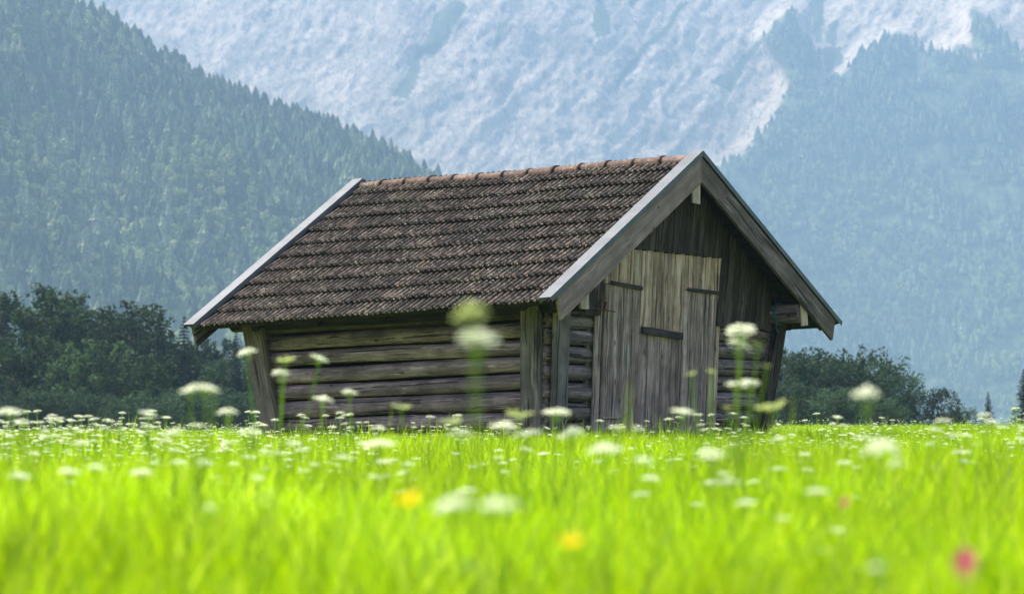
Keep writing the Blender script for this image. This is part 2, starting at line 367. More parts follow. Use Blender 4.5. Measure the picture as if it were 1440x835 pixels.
# ------------------------------------------------------------------ scatter by geometry nodes (only for what nobody could count)
def scatter(name, pts, rotz, scale, index, variants, label, cat, tilt=None):
    n = len(pts); me = bpy.data.meshes.new(name); me.vertices.add(n); me.vertices.foreach_set('co', np.asarray(pts, np.float32).ravel())
    rot = np.zeros((n, 3), np.float32); rot[:, 2] = rotz
    if tilt is not None: rot[:, 0] = tilt[:, 0]; rot[:, 1] = tilt[:, 1]
    a = me.attributes.new('rot', 'FLOAT_VECTOR', 'POINT'); a.data.foreach_set('vector', rot.ravel())
    a = me.attributes.new('scl', 'FLOAT', 'POINT'); a.data.foreach_set('value', np.asarray(scale, np.float32))
    a = me.attributes.new('idx', 'INT', 'POINT'); a.data.foreach_set('value', np.asarray(index, np.int32))
    o = ob(name, me, label=label, cat=cat, kind='stuff')
    col = bpy.data.collections.new(name+'_kinds')
    for k, vm in enumerate(variants):
        vo = bpy.data.objects.new('%s_kind%02d' % (name, k), vm); col.objects.link(vo)
    g = bpy.data.node_groups.new(name, 'GeometryNodeTree')
    g.interface.new_socket('Geometry', in_out='INPUT', socket_type='NodeSocketGeometry'); g.interface.new_socket('Geometry', in_out='OUTPUT', socket_type='NodeSocketGeometry')
    N = g.nodes; gi = N.new('NodeGroupInput'); go = N.new('NodeGroupOutput')
    ci = N.new('GeometryNodeCollectionInfo'); ci.inputs[0].default_value = col; ci.inputs['Separate Children'].default_value = True; ci.inputs['Reset Children'].default_value = True
    ip = N.new('GeometryNodeInstanceOnPoints'); ip.inputs['Pick Instance'].default_value = True
    def attr(nm, dt):
        q = N.new('GeometryNodeInputNamedAttribute'); q.data_type = dt; q.inputs[0].default_value = nm; return q.outputs[0]
    L = g.links; L.new(gi.outputs[0], ip.inputs['Points']); L.new(ci.outputs[0], ip.inputs['Instance'])
    L.new(attr('idx', 'INT'), ip.inputs['Instance Index']); L.new(attr('scl', 'FLOAT'), ip.inputs['Scale'])
    er = N.new('FunctionNodeEulerToRotation'); L.new(attr('rot', 'FLOAT_VECTOR'), er.inputs[0]); L.new(er.outputs[0], ip.inputs['Rotation'])
    L.new(ip.outputs[0], go.inputs[0])
    md = o.modifiers.new('scatter', 'NODES'); md.node_group = g
    return o

def quads(C, N, T, L, W):
    """quads centred C, normal N, long axis T, length L, width W"""
    T = T-N*np.sum(T*N, 1, keepdims=True); T /= np.linalg.norm(T, axis=1, keepdims=True)+1e-9; B = np.cross(N, T)
    a = T*(L[:, None]/2); b = B*(W[:, None]/2)
    V = np.stack([C-a, C-a*.1-b, C+a, C-a*.1+b], 1).reshape(-1, 3); F = np.arange(len(C)*4).reshape(-1, 4); return V, F
def unit(v): return v/(np.linalg.norm(v, axis=-1, keepdims=True)+1e-9)

def far_spruce(seed):                        # 1 m tall, scaled when planted
    r = random.Random(seed); V = []; F = []; L = 9
    for k in range(L):
        z0 = .08+.86*k/L; z1 = z0+.2*(1-.35*k/L); rad = (.25*(1-k/L)**.75+.012)*(.85+.3*r.random()); m = 12; b = len(V); V.append((0, 0, min(z1, 1)))
        for j in range(m):
            a = 2*math.pi*(j+r.random()*.5)/m; q = rad*((1.15 if j % 2 else .55)+.3*r.random()); V.append((q*math.cos(a), q*math.sin(a), z0-(.025 if j % 2 else 0)-.02*r.random()))
        for j in range(m): F.append((b, b+1+j, b+1+(j+1) % m))
    return mesh_np('far_spruce', V, np.array(F), False, [M['far_needle']])
def far_round(seed):
    r = np.random.default_rng(seed); n = 230
    c = unit(r.normal(size=(7, 3)))*[.16, .16, .2]+[0, 0, .55]
    k = r.integers(0, 7, n); d = unit(r.normal(size=(n, 3))); C = c[k]+d*[.17, .17, .2]
    V, F = quads(C, unit(d+r.normal(size=(n, 3))*.5), r.normal(size=(n, 3)), r.uniform(.09, .15, n), r.uniform(.07, .11, n))
    return mesh_np('far_round', V, F, False, [M['far_leaf']])
kinds = [far_spruce(i) for i in range(5)]+[far_round(i) for i in range(3)]
def bil(G, fu, fv):
    a = np.floor(fu).astype(int); b = np.floor(fv).astype(int); u = (fu-a)[:, None]; v = (fv-b)[:, None]
    return (G[b, a]*(1-u)+G[b, a+1]*u)*(1-v)+(G[b+1, a]*(1-u)+G[b+1, a+1]*u)*v
n = 17000; fu = rng.uniform(0, 250, n)**1.0; fv = rng.uniform(.18, 1.03, n)*81.4
pts = bil(Vh, fu, fv); br = fbm(pts[:, 0]/90, pts[:, 1]/90, 3, 71) + .25*(1-fv/82)
isb = rng.uniform(size=n) < np.clip((br-.52)*4, .05, .7)
idx = np.where(isb, rng.integers(5, 8, n), rng.integers(0, 5, n)); hgtm = np.where(isb, rng.uniform(9, 15, n), rng.uniform(11, 23, n))
pts[:, 2] -= .5
scatter('hillside_forest', pts, rng.uniform(0, 6.28, n), hgtm, idx, kinds, 'dense mixed spruce and broadleaf forest covering the steep hillside on the left', 'forest')
# right slope forest
n = 34000; fu = rng.uniform(330, 757, n); fv = rng.uniform(0, 327, n); spr_ = np.clip(spur*1.15+fo*.25-.2, 0, 1)[fv.astype(int), fu.astype(int)]; mk = (rng.uniform(size=n) < spr_**.8) & (fo[fv.astype(int), fu.astype(int)] > .25) & (fbm(fu/14, fv/9, 3, 5) > .40-.0*fu+.22*(fv > 235)*(1-spr_))
pts = bil(P, fu[mk], fv[mk]); n = len(pts); br = fbm(pts[:, 0]/120, pts[:, 2]/90, 3, 77)
isb = rng.uniform(size=n) < np.clip((br-.5)*4, .05, .8); idx = np.where(isb, rng.integers(5, 8, n), rng.integers(0, 5, n)); hgtm = np.where(isb, rng.uniform(9, 14, n), rng.uniform(10, 20, n))
scatter('mountain_forest', pts-[0, 0, .5], rng.uniform(0, 6.28, n), hgtm, idx, kinds, 'hazy blue forest climbing the mountain flank behind the hut on the right', 'forest')

# ------------------------------------------------------------------ trees
def broad_tree(seed, Ht, Wd, mat, nleaf=5200, leaf=.30, low=.12, lean=0):
    """returns (trunk mesh, crown mesh); crown built of sprays of leaves round the limb ends"""
    r = np.random.default_rng(seed); rr = random.Random(seed); mb = MB()
    tp = [(0, 0, -.6), (0.05, 0, Ht*.25), (.12*lean, .05, Ht*.5), (.1*lean, 0, Ht*.86)]
    mb.tube(tp, [Ht*.030, Ht*.024, Ht*.016, Ht*.004], 7)
    tips = []
    for k in range(34):
        f = low+.83*(k+rr.random())/34; prof = math.sin(math.pi*min(1, (f*.88+.10)))**.6
        a = k*2.4+rr.random(); rad = Wd/2*prof*(.55+.45*rr.random()); z = Ht*f
        e = Vector((rad*math.cos(a), rad*math.sin(a), min(z+rad*.45, Ht*.97)))
        s0 = Vector((0, 0, max(Ht*.08, z-rad*.35))); mid = s0.lerp(e, .5)+Vector((0, 0, -.04*Ht))
        mb.tube([s0, mid, e], [Ht*.010, Ht*.006, Ht*.002], 5); tips.append((e, rad, f))
        if rad > Wd*.22: tips.append((mid+Vector((rr.uniform(-1, 1), rr.uniform(-1, 1), .4)), rad*.7, f))
    tips.append((Vector((0, 0, Ht*.95)), Wd*.2, .95))
    trunk = mb.build('tree_trunk', M['bark'], True)
    n = nleaf; k = r.integers(0, len(tips), n)
    E = np.array([t_[0][:] for t_ in tips])[k]; sz = Wd*.085+.10*np.array([t_[1] for t_ in tips])[k]
    # sprays rising outwards
    nsp = 9; spd = unit(r.normal(size=(len(tips), nsp, 3))+[0, 0, .7]); out = unit(np.array([[t_[0].x, t_[0].y, Ht*.25] for t_ in tips]))
    spd = unit(spd+out[:, None]*.7); j = r.integers(0, nsp, n); d = spd[k, j]
    q = r.uniform(0, 1.5, n)**.8
    C = E+d*(sz*q)[:, None]*1.3+r.normal(size=(n, 3))*(sz*.22)[:, None]*(1.3-q*.6)[:, None]
    Nn = unit(r.normal(size=(n, 3))+[0, 0, .8]); V, F = quads(C, Nn, d+r.normal(size=(n, 3))*.5, r.uniform(.7, 1.4, n)*leaf*1.3, r.uniform(.5, 1, n)*leaf*.8)
    return trunk, mesh_np('tree_crown', V, F, False, [mat])
def spruce_tree(seed, Ht, Wd):
    r = np.random.default_rng(seed); mb = MB(); mb.tube([(0, 0, -.5), (0, 0, Ht*.5), (0, 0, Ht)], [Ht*.018, Ht*.011, .02], 6)
    C = []; T = []; Nn = []; Ls = []; Ws = []
    nw = int(Ht*2.6)
    for k in range(nw):
        f = .06+.94*k/nw; z = Ht*f; rad = Wd/2*(1-f)**.8+.12
        for j in range(9):
            a = r.uniform(0, 6.28); L = rad*r.uniform(.65, 1.1); d = np.array([math.cos(a), math.sin(a), 0])
            for s in (.3, .6, .9):
                for q in (-1, 0, 1):
                    side = np.array([-d[1], d[0], 0])*q*.22*L*(1.1-s)
                    C.append(d*L*s+side+[0, 0, z-.30*L*s+.12*L*s*s+r.normal()*.05]); T.append(d*.9+side*1.2+[0, 0, -.12]); Nn.append([r.normal()*.4, r.normal()*.4, 1]); Ls.append(L*.42+.1); Ws.append(.12*L+.10)
    V, F = quads(np.array(C), unit(np.array(Nn)), np.array(T), np.array(Ls), np.array(Ws))
    return mb.build('tree_trunk', M['bark'], True), mesh_np('tree_crown', V, F, False, [M['needle']])
def plant_tree(name, meshes, px, topy, d, Ht, label, cat, group, rot=0, wx=1):
    p = at(px, 606, d); gz = float(ground(p.x, d)); top = at(px, topy, d).z
    s = (top-gz)/float(np.percentile([v.co.z for v in meshes[1].vertices], 99.85))
    e = ob(name, None, label=label, cat=cat, group=group, loc=(p.x, d, gz)); e.rotation_euler.z = rot; e.scale = (s*wx, s*wx, s)
    ob('trunk', meshes[0], e); ob('crown', meshes[1], e)
bt = [broad_tree(100+i, 14, 8.6, M['broadleaf'], 9500, .36, .05) for i in range(4)]
bush = [broad_tree(200+i, 6, 5.8, M['bush'], 8000, .19, .03) for i in range(3)]
spr = [spruce_tree(300+i, 16, 6.5) for i in range(3)]
airy = broad_tree(400, 5, 4.2, M['bush'], 3600, .19, .10)
GT = 'trees along the far edge of the meadow'
left = [  # px, top y, distance, kind, width factor, label
 (-60, 400, 215, 'b0', 1.2, 'broad dark green tree partly cut off at the left frame edge of the tree belt'),
 (3, 412, 180, 's0', .9, 'narrow dark spruce at the far left edge in front of the big trees'),
 (62, 403, 190, 'b1', 1.25, 'tallest rounded broadleaf tree at the left of the tree belt'),
 (108, 428, 205, 'b2', 1.1, 'rounded broadleaf tree just right of the tallest crown on the left'),
 (150, 440, 195, 'b3', 1.1, 'rounded broadleaf tree lower than its neighbours in the left tree belt'),
 (182, 426, 190, 'b0', 1.15, 'second tallest broadleaf crown in the tree belt left of the hut'),
 (224, 430, 184, 's1', .9, 'dark spruce poking up right of the second broadleaf crown'),
 (258, 446, 184, 's2', .8, 'slim dark spruce closest to the left roof corner of the hut'),
 (240, 475, 188, 'b1', 1.1, 'lower broadleaf tree under the two dark spruces'),
 (290, 478, 192, 'b2', 1.1, 'low broadleaf tree right below the left eave corner of the hut'),
 (331, 468, 176, 's0', .75, 'dark spruce seen just left of the leaning rear post of the hut'),
 (350, 462, 178, 's2', .75, 'dark spruce rising behind the leaning rear post of the hut'),
 (318, 505, 180, 'b3', 1.1, 'low rounded tree next to the leaning rear post of the hut'),
 (375, 480, 200, 'b0', 1.0, 'broadleaf tree mostly hidden behind the left side of the hut'),
 (30, 470, 175, 'b3', 1.2, 'lower broadleaf tree in front of the tallest crown on the left'),
 (125, 478, 172, 'b0', 1.3, 'wide lower broadleaf tree in front of the middle of the left belt'),
 (205, 500, 170, 'b2', 1.2, 'low wide broadleaf tree in front of the second tallest crown'),
 (75, 545, 160, 'u0', 1.4, 'low rounded bush at the foot of the tallest tree on the left'),
 (30, 548, 158, 'u1', 1.3, 'low bush at the far left foot of the tree belt'),
 (200, 548, 158, 'u2', 1.5, 'low brownish bush at the foot of the second broadleaf crown'),
 (150, 556, 162, 'u1', 1.4, 'low bush in the middle of the foot of the left tree belt'),
 (265, 545, 162, 'u0', 1.5, 'low bush at the foot of the trees below the left eave'),
 (325, 550, 164, 'u1', 1.5, 'low bush beside the leaning rear post of the hut'),
]
right = [
 (1098, 488, 150, 'u0', 1.1, 'dark beech bush touching the right corner post of the hut'),
 (1140, 492, 146, 'u1', 1.15, 'tall beech bush right beside the hut'),
 (1186, 490, 150, 'u2', 1.15, 'tallest middle beech bush in the row right of the hut'),
 (1228, 500, 152, 'u0', 1.05, 'beech bush right of the tallest one in the row beside the hut'),
 (1252, 522, 155, 'u1', .75, 'medium beech bush sloping down towards the right of the row'),
 (1280, 547, 150, 'u2', .7, 'small beech bush ending the row right of the hut'),
 (1118, 530, 140, 'u2', 1.3, 'lower bush in front of the row beside the hut'),
 (1175, 545, 138, 'u1', 1.4, 'low bush in front of the tallest beech bush'),
 (1235, 555, 140, 'u0', 1.3, 'low bush in front of the right half of the bush row'),
 (1324, 545, 150, 'a', .85, 'small airy tree with see-through crown standing alone right of the bushes'),
 (1347, 572, 152, 'u2', 1.2, 'tiny bush right of the small airy tree'),
 (1390, 551, 156, 's1', 1.0, 'small conical spruce standing alone near the right edge'),
 (1440, 520, 150, 's0', 1.15, 'dark spruce cut off by the right frame edge'),
 (1478, 500, 155, 's2', 1.1, 'taller dark spruce just outside the right frame edge'),
]
for (px, ty, d, k, wx, lab) in left+right:
    ms, Ht, nm, cat = {'b': (bt, 14, 'broadleaf_tree', 'tree'), 's': (spr, 16, 'spruce_tree', 'tree'), 'u': (bush, 6, 'bush', 'bush'), 'a': ([airy], 5, 'broadleaf_tree', 'tree')}[k[0]]
    m_ = ms[int(k[1]) if len(k) > 1 else 0]
    plant_tree(nm, m_, px, ty, d, Ht, lab, cat, GT, random.uniform(0, 6.28), wx)

# ------------------------------------------------------------------ the log hut
TH = R(36.106); ZB = .30                     # local: x out of the front gable, y to the right, z over camera height
barn = ob('log_barn', None, label='old weathered log hay barn with tiled gable roof standing in the flowering meadow', cat='barn', loc=(2.6253, 32.0, ZC-ZB))
barn.rotation_euler.z = -TH
def L3(p): return Vector((p[0], p[1], p[2]+ZB))
def part(name, me, mat=None, m=None, parent=None, label=None):
    o = ob(name, me, parent or barn, mat, label)
    if m is not None: o.matrix_basis = m
    return o
def xw(z): return -.75+.1*z                  # front wall plane leans out
def plank_me(L, W, T, seg=3, ch=.006, jit=.003, seed=0, w2=None, miter=(0, 0)):
    """board along +X from 0 to L, width in Y centred, thickness 0..T in Z; miter shifts the end faces along X with Y"""
    r = random.Random(seed); V = []; F = []
    for i in range(seg+1):
        f = i/seg; hw = (W+( (w2-W)*f if w2 else 0))/2+r.uniform(-jit, jit); sh = r.uniform(-jit, jit)
        for (y, z) in ((-hw, ch), (-hw+ch, 0), (hw-ch, 0), (hw, ch), (hw, T-ch), (hw-ch, T), (-hw+ch, T), (-hw, T-ch)):
            x = L*f+(miter[0]*(1-f)+miter[1]*f)*y
            V.append((x, y+sh, z+r.uniform(-jit, jit)*.5))
    for i in range(seg):
        for k in range(8): F.append((i*8+k, i*8+(k+1) % 8, (i+1)*8+(k+1) % 8, (i+1)*8+k))
    mb = MB(); mb.add(V, [f[::-1] for f in F]+[list(range(8)), [seg*8+k for k in range(8)][::-1]])
    return mb.build('board', [])
def board(name, a, b, W, T, nrm, mat, parent=None, **kw):
    """board whose BACK face centre line runs a->b in hut coordinates, front face offset T along nrm"""
    a = L3(a); b = L3(b); lab = kw.pop('label', None)
    me = plank_me((b-a).length, W, T, seed=random.randint(0, 9999), **kw)
    return part(name, me, mat, frame(a, b-a, nrm), parent, lab)
def log_me(L, r1, seed, round_end=(0, 0), flat=.92, n=14, seg=9):
    r = random.Random(seed); V = []; F = []
    ph = r.random()*6; xs_ = [0]+[L*(i+.5)/seg+r.uniform(-.1, .1)*L/seg for i in range(seg)]+[L]
    xs_ = sorted(xs_); rad = [1]*len(xs_)
    st = [(x, 1.0) for x in xs_]
    if round_end[1]:
        q = round_end[1]; st = [s for s in st if s[0] < L-q*1.05]+[(L-q, 1), (L-q*.55, .94), (L-q*.2, .76), (L-.004, .5), (L, .3)]
    for (x, k) in st:
        bx = .008*math.sin(x*1.7+ph); bz = .008*math.sin(x*1.3+ph*2); rr_ = r1*(1+.035*math.sin(x*2.1+ph)+r.uniform(-.015, .015))
        for j in range(n):
            a = 2*math.pi*j/n; c, s = math.cos(a), math.sin(a)
            e = 1.0; cy_ = math.copysign(abs(c)**e, c); sz_ = math.copysign(abs(s)**e, s)
            V.append((x, bx+rr_*k*cy_*flat, bz+rr_*(k if k > .9 else k*.6+.4*k)*sz_))
    m = len(st)
    for i in range(m-1):
        for j in range(n): F.append((i*n+j, i*n+(j+1) % n, (i+1)*n+(j+1) % n, (i+1)*n+j))
    mb = MB(); mb.add(V, [f[::-1] for f in F]+[list(range(n)), [(m-1)*n+k for k in range(n)][::-1]])
    me = mb.build('log', [], True)
    for p in me.polygons:
        if p.vertices[0] < n and p.normal.x < -.9: p.use_smooth = False
    return me
def log(a, b, r1, mat, seed, **kw):
    a = L3(a); b = L3(b); return part('log', log_me((b-a).length, r1, seed, **kw), mat, frame(a, b-a))
# left side wall: gaps between courses, at the front corner and at the rear
gf = [1.62, 1.401, 1.178, .964, .741, .527, .268, .027, -.20, -.42]
gr = [1.51, 1.285, 1.085, .844, .623, .393, .163, -.058, -.29, -.5]
for k in range(9):
    zf = (gf[k]+gf[k+1])/2; zr_ = (gr[k]+gr[k+1])/2; r_ = (gf[k]-gf[k+1])/2*.91
    yf = -2.72-.07*zf+.105
    xr = -5.26-.19*max(zr_, 0)
    sg = (zr_-zf)/(xr-(-.66))
    log((xr, yf, zr_), (-.76+.03*random.random(), yf, zf), r_, M['log'] if k else M['gable'], 10+k)  # top course takes the darker gable wood, painting in the eave's shade
    # right side wall
    log((xr, 2.62+.06*zf, zf), (-.62, 2.62+.07*zf, zf), r_, M['log'], 40+k)
    # rear wall
    log((-5.30-.1*max(zf, 0), -2.60-.05*zf, zf+.0), (-5.30-.1*max(zf, 0), 2.80, zf), r_*.98, M['log'], 60+k)
    # lining
gl = [1.496, 1.29, 1.074, .849, .624, .371, .127, -.11, -.34]
for k in range(8):                            # short logs left of the door, round ends against the door post
    z = (gl[k]+gl[k+1])/2; r_ = (gl[k]-gl[k+1])/2*.94
    log((xw(z)-.10, -2.79, z), (xw(z)-.10, -1.56-.085*z+random.uniform(-.015, .015), z), r_, M['log_brown'], 80+k, round_end=(0, .12), seg=5)
gr_ = [1.453+.215, 1.453, 1.237, 1.01, .773, .556, .307, .08, -.15, -.38]
for k in range(9):
    z = (gr_[k]+gr_[k+1])/2; r_ = (gr_[k]-gr_[k+1])/2*.97
    log((xw(z)-.11, 1.02, z), (xw(z)-.11, 2.83, z), r_, M['log_brown'], 100+k, seg=5)
# boards behind the log gaps
board('door_post', (xw(-.3)-.10, -1.60, -.35), (xw(1.5)-.10, -1.74, 1.52), .34, .05, (1, 0, 0), M['strip'])
board('door_post', (xw(-.3)-.10, 1.28, -.35), (xw(2.2)-.10, 1.08, 2.2), .2, .05, (1, 0, 0), M['gable'])
for (y_, z0) in ((-2.68, -.3), (2.50, -.3)):
    me = MB(); 
# inner lining so that no daylight shows through the chinks
mb = MB()
bx = [(-5.2, -2.45), (-.98, -2.45), (-.98, 2.45), (-5.2, 2.45)]
mb.add([(x, y, z) for z in (-.3+ZB, 1.75+ZB) for (x, y) in bx], [(0, 1, 5, 4), (1, 2, 6, 5), (2, 3, 7, 6), (3, 0, 4, 7), (4, 5, 6, 7)])
part('inner_lining', mb.build('inner_lining', M['dark']))
# posts
def out_y(z): return -2.72-.07*z
board('post', (-.925, out_y(-.3)-.02, -.3), (-.855, out_y(1.62)-.02, 1.64), .295, .07, (0, -1, 0), M['post'], w2=.30, ch=.01, jit=.004, seg=6)
board('post', (-5.205, out_y(-.3)-.02, -.3), (-5.53, out_y(1.5)-.03, 1.52), .33, .07, (0, -1, 0), M['post'], w2=.36, ch=.01, jit=.006, seg=6, label='post leaning outwards at the rear corner')
board('post', (xw(-.3)+.03, -2.51, -.3), (xw(1.55)+.03, -2.665, 1.60), .31, .07, (1, 0, 0), M['post'], w2=.31, ch=.01, jit=.004, seg=6)
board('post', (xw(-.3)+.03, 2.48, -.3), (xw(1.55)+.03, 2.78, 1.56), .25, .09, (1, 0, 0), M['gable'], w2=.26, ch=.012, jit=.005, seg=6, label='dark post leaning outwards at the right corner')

# roof shape
APX = (-.19, 3.66)                            # ridge y, z (underside plane of the tiles)
def roofpt(side, s, x, up=0.0):
    """side -1 left / +1 right, s 0 at ridge .. 1 at eave"""
    k = -x/5.993
    ridge = Vector((x, -.19+.02*k, 3.655-.01*k+.012*math.sin(k*9)))
    if side < 0: e = Vector((x, -3.63-.03*k, 1.595-.175*k-.01*math.sin(k*math.pi)))
    else: e = Vector((x, 3.56-.03*k, 1.56-.14*k))
    p = ridge.lerp(e, s); d = (e-ridge).normalized(); n = Vector((0, -d.z*side, 0)); n = Vector((0, -d.z, d.y)) if side > 0 else Vector((0, d.z, -d.y))
    n.normalize()
    if n.z < 0: n = -n
    return p+n*up, d, n
def slab(side, x0, x1, s0, s1, u0, u1, mat=None):
    mb = MB(); V = []
    for x in (x0, x1):
        for s in (s0, s1):
            for u in (u0, u1): V.append(L3(roofpt(side, s, x, u)[0]))
    mb.add(V, [(0, 1, 3, 2), (4, 6, 7, 5), (0, 4, 5, 1), (2, 3, 7, 6), (0, 2, 6, 4), (1, 5, 7, 3)]); return mb
for side in (-1, 1):
    roof = part('roof', slab(side, -.05, -5.94, 0.0, .985, -.085, -.072).build('roof', M['dark']))
    ns = 17
    for k in range(ns):                       # sheathing boards under the tiles
        me = slab(side, -.045-random.uniform(0, .01), -5.95+random.uniform(0, .01), k/ns*.985+.0015, (k+1)/ns*.985-.0015, -.118, -.088).build('sheathing_board', M['dark'])
        part('sheathing_board', me, parent=roof)
    for x in (-.12, -.66, -1.75, -2.85, -3.95, -5.0, -5.42, -5.86):
        me = slab(side, x-.05, x+.05, .02, .955+random.uniform(-.01, .01), -.235, -.121).build('rafter', M['dark'])
        part('rafter', me, parent=roof)
    # tiles
    NR, NC = 11, 20
    w_t = 5.62/NC; prof = []
    for k in range(3):
        b = k/3*w_t; q = w_t/3
        prof += [(b, 0), (b+q*.30, .0), (b+q*.48, .020), (b+q*.66, .030), (b+q*.84, .020)]
    prof.append((w_t, 0))
    Ls = 4.0/NR; NPf = len(prof)
    def tile_me(seed, mir=False):
        r = random.Random(seed); V = []; F = []
        LL = Ls*1.14
        for (y, lift, th) in ((-Ls*.12, -.012, 0), (Ls+.018, .036, 0)):
            for (x, z) in prof: V.append((x, y+r.uniform(-.003, .003)*(y > 0), z+lift))
        for (x, z) in prof: V.append((x, Ls+.014, z*.8+.036-.026))
        for k in range(NPf-1):
            F.append((k, k+1, NPf+k+1, NPf+k)); F.append((NPf+k, NPf+k+1, 2*NPf+k+1, 2*NPf+k))
        V += [(V[0][0], V[0][1], -.03), (V[NPf][0], V[NPf][1]-.02, .005)]
        mb = MB(); mb.add(V, [f[::-1] for f in F]); me = mb.build('roof_tile', M['tile'], False); return me
    tv = [tile_me(i) for i in range(6)]
    allV = []; allF = []; off = 0
    for rI in range(NR):
        for c in range(NC):
            x = -.185-w_t*(c+.0)
            p0, d, nn = roofpt(side, rI/NR, x-w_t, -.045); p1, _, _ = roofpt(side, rI/NR, x, -.045)
            # local tile axes: X along ridge, Y down slope, Z normal
            ax = (p1-p0).normalized(); ay = roofpt(side, (rI+1)/NR, x, -.045)[0]-p1; ay.normalize(); az = ax.cross(ay)
            if az.z < 0: az = -az
            o = L3(p0)+az*random.uniform(-.003, .004)
            m = Matrix((ax, ay, az)).transposed().to_4x4(); m.translation = o
            m = m @ Matrix.Rotation(random.gauss(0, .016), 4, 'Z') @ Matrix.Rotation(random.gauss(0, .009), 4, 'X')
            if side < 0:
                part('roof_tile', tv[random.randrange(6)], m=m, parent=roof)
            else:
                me = tv[random.randrange(6)]
                v = np.empty(len(me.vertices)*3); me.vertices.foreach_get('co', v); v = v.reshape(-1, 3); mm = np.array(m)
                allV.append(v@mm[:3, :3].T+mm[:3, 3]); f = np.array([p.vertices[:] for p in me.polygons]); allF.append(f+off); off += len(v)
    if side > 0:
        o = part('tile_covering', mesh_np('tile_covering', np.concatenate(allV), np.concatenate(allF), False, [M['tile']]), parent=roof); o['kind'] = 'stuff'
# ridge tiles
def ridge_me(seed):
    r = random.Random(seed); V = []; n = 9; L = .47; st = [(0, 1.10), (.05, 1.12), (.055, 1.0), (L, .94)]
    F = []
    for (x, k) in st:
        for j in range(n):
            a = math.pi*(-.06+1.12*j/(n-1)); V.append((-x, .135*k*math.cos(a), .095*k*math.sin(a)+(.0)))
    for i in range(len(st)-1):
        for j in range(n-1): F.append((i*n+j, (i+1)*n+j, (i+1)*n+j+1, i*n+j+1))
    V += [(0, .135*1.0*math.cos(math.pi*(-.06+1.12*j/(n-1))), .095*.95*math.sin(math.pi*(-.06+1.12*j/(n-1)))) for j in range(n)]
    b = len(V)-n
    for j in range(n-1): F.append((j, j+1, b+j+1, b+j))
    mb = MB(); mb.add(V, F); return mb.build('ridge_tile', M['ridge'], True)
rv = [ridge_me(i) for i in range(3)]
for k in range(13):
    x = -.14-.438*k; p = roofpt(-1, 0, x, 0)[0]; q = roofpt(-1, 0, x-.44, 0)[0]
    m = frame(L3(p)+Vector((0, 0, -.095+random.uniform(-.006, .006))), (p-q), (0, 0, 1)); m = m @ Matrix.Rotation(random.gauss(0, .03), 4, 'X') @ Matrix.Rotation(random.gauss(0, .008), 4, 'Y')
    part('ridge_tile', rv[k % 3], m=m)
# rake flashings and bargeboards
def barge(side, xf, front, mat, label=None):
    sgn = 1 if front else -1
    wv = .285
    a0, d, nn = roofpt(side, 0, xf, 0); b0 = roofpt(side, .985 if front else 1.0, xf, 0)[0]
    top = -.035; mb = MB(); V = []; seg = 8
    xs2 = (xf-.045*sgn, xf)
    for x in xs2:
        for i in range(seg+1):
            f = i/seg; p = a0.lerp(b0, f); lowlen = wv
            up = p+nn*top; dn = up-nn*wv
            if i == 0: dn = Vector((0, up.y, up.z-wv/abs(nn.z)))
            if i == seg: up = up - d*.05; dn = dn+d*.02
            jj = random.uniform(-.002, .002)
            V.append((x, up.y, up.z+ZB+jj)); V.append((x, dn.y, dn.z+ZB+jj))
    k = 2*(seg+1); F = []
    for i in range(seg):
        F += [(2*i, 2*i+2, 2*i+3, 2*i+1), (k+2*i, k+2*i+1, k+2*i+3, k+2*i+2), (2*i, k+2*i, k+2*i+2, 2*i+2), (2*i+1, 2*i+3, k+2*i+3, k+2*i+1)]
    F += [(0, 1, k+1, k), (k-2, 2*k-2, 2*k-1, k-1)]
    # local frame with X along the board so the grain follows it
    org = L3(a0); fm = frame(org, b0-a0, (1, 0, 0)); inv = fm.inverted()
    V = [inv @ Vector(v) for v in V]; mb.add(V, F); me = mb.build('bargeboard', mat)
    part('bargeboard', me, m=fm, label=label)
    # zinc flashing: top strip and a drip edge in front, slightly longer than the board
    mb = MB(); xo = xf+.022*sgn; xi = xf-.165*sgn
    def strip(pts):                            # pts: list of (x,up) cross-section, thin sheet
        V = []
        for s in np.linspace(-.004, 1.012, 9):
            for (x, u) in pts: V.append(L3(roofpt(side, s, x, u)[0]))
        n = len(pts); mb.add(V, [(i*n+j, i*n+(j+1) % n, (i+1)*n+(j+1) % n, (i+1)*n+j) for i in range(8) for j in range(n)]+[list(range(n)), [8*n+j for j in range(n)][::-1]])
    strip([(xi, .045), (xi, -.03), (xi+.006*sgn, -.03), (xi+.008*sgn, .038), (xo-.004*sgn, .038), (xo-.004*sgn, -.02), (xo, -.02), (xo, .045)])
    me = mb.build('rake_flashing', M['metal']); part('rake_flashing', me)
barge(-1, 0, True, M['barge'], 'pale grey bargeboard'); barge(1, 0, True, M['barge_dark'], 'dark weathered bargeboard')
barge(-1, -5.993, False, M['barge_dark']); barge(1, -5.993, False, M['barge_dark'])
# purlins and their covering boards
for (y, z, r_) in ((-2.80, 1.60, .125), (2.60, 1.665, .135), (-.19, 3.22, .11)):
    zr2 = z-.13 if z < 2 else z
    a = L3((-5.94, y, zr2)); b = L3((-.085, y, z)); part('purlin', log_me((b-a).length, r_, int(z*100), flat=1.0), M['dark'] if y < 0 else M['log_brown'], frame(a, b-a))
board('end_board', (-.080, -2.86, 1.50), (-.080, -2.86, 1.80), .19, .028, (1, 0, 0), M['fresh'], label='pale board covering the left purlin end')
board('end_board', (-.080, 2.66, 1.49), (-.080, 2.62, 1.86), .175, .028, (1, 0, 0), M['fresh'], label='pale board covering the right purlin end')
board('end_board', (-.078, -.245, 3.00), (-.078, -.235, 3.33), .185, .028, (1, 0, 0), M['fresh'], label='pale board hanging under the gable peak')

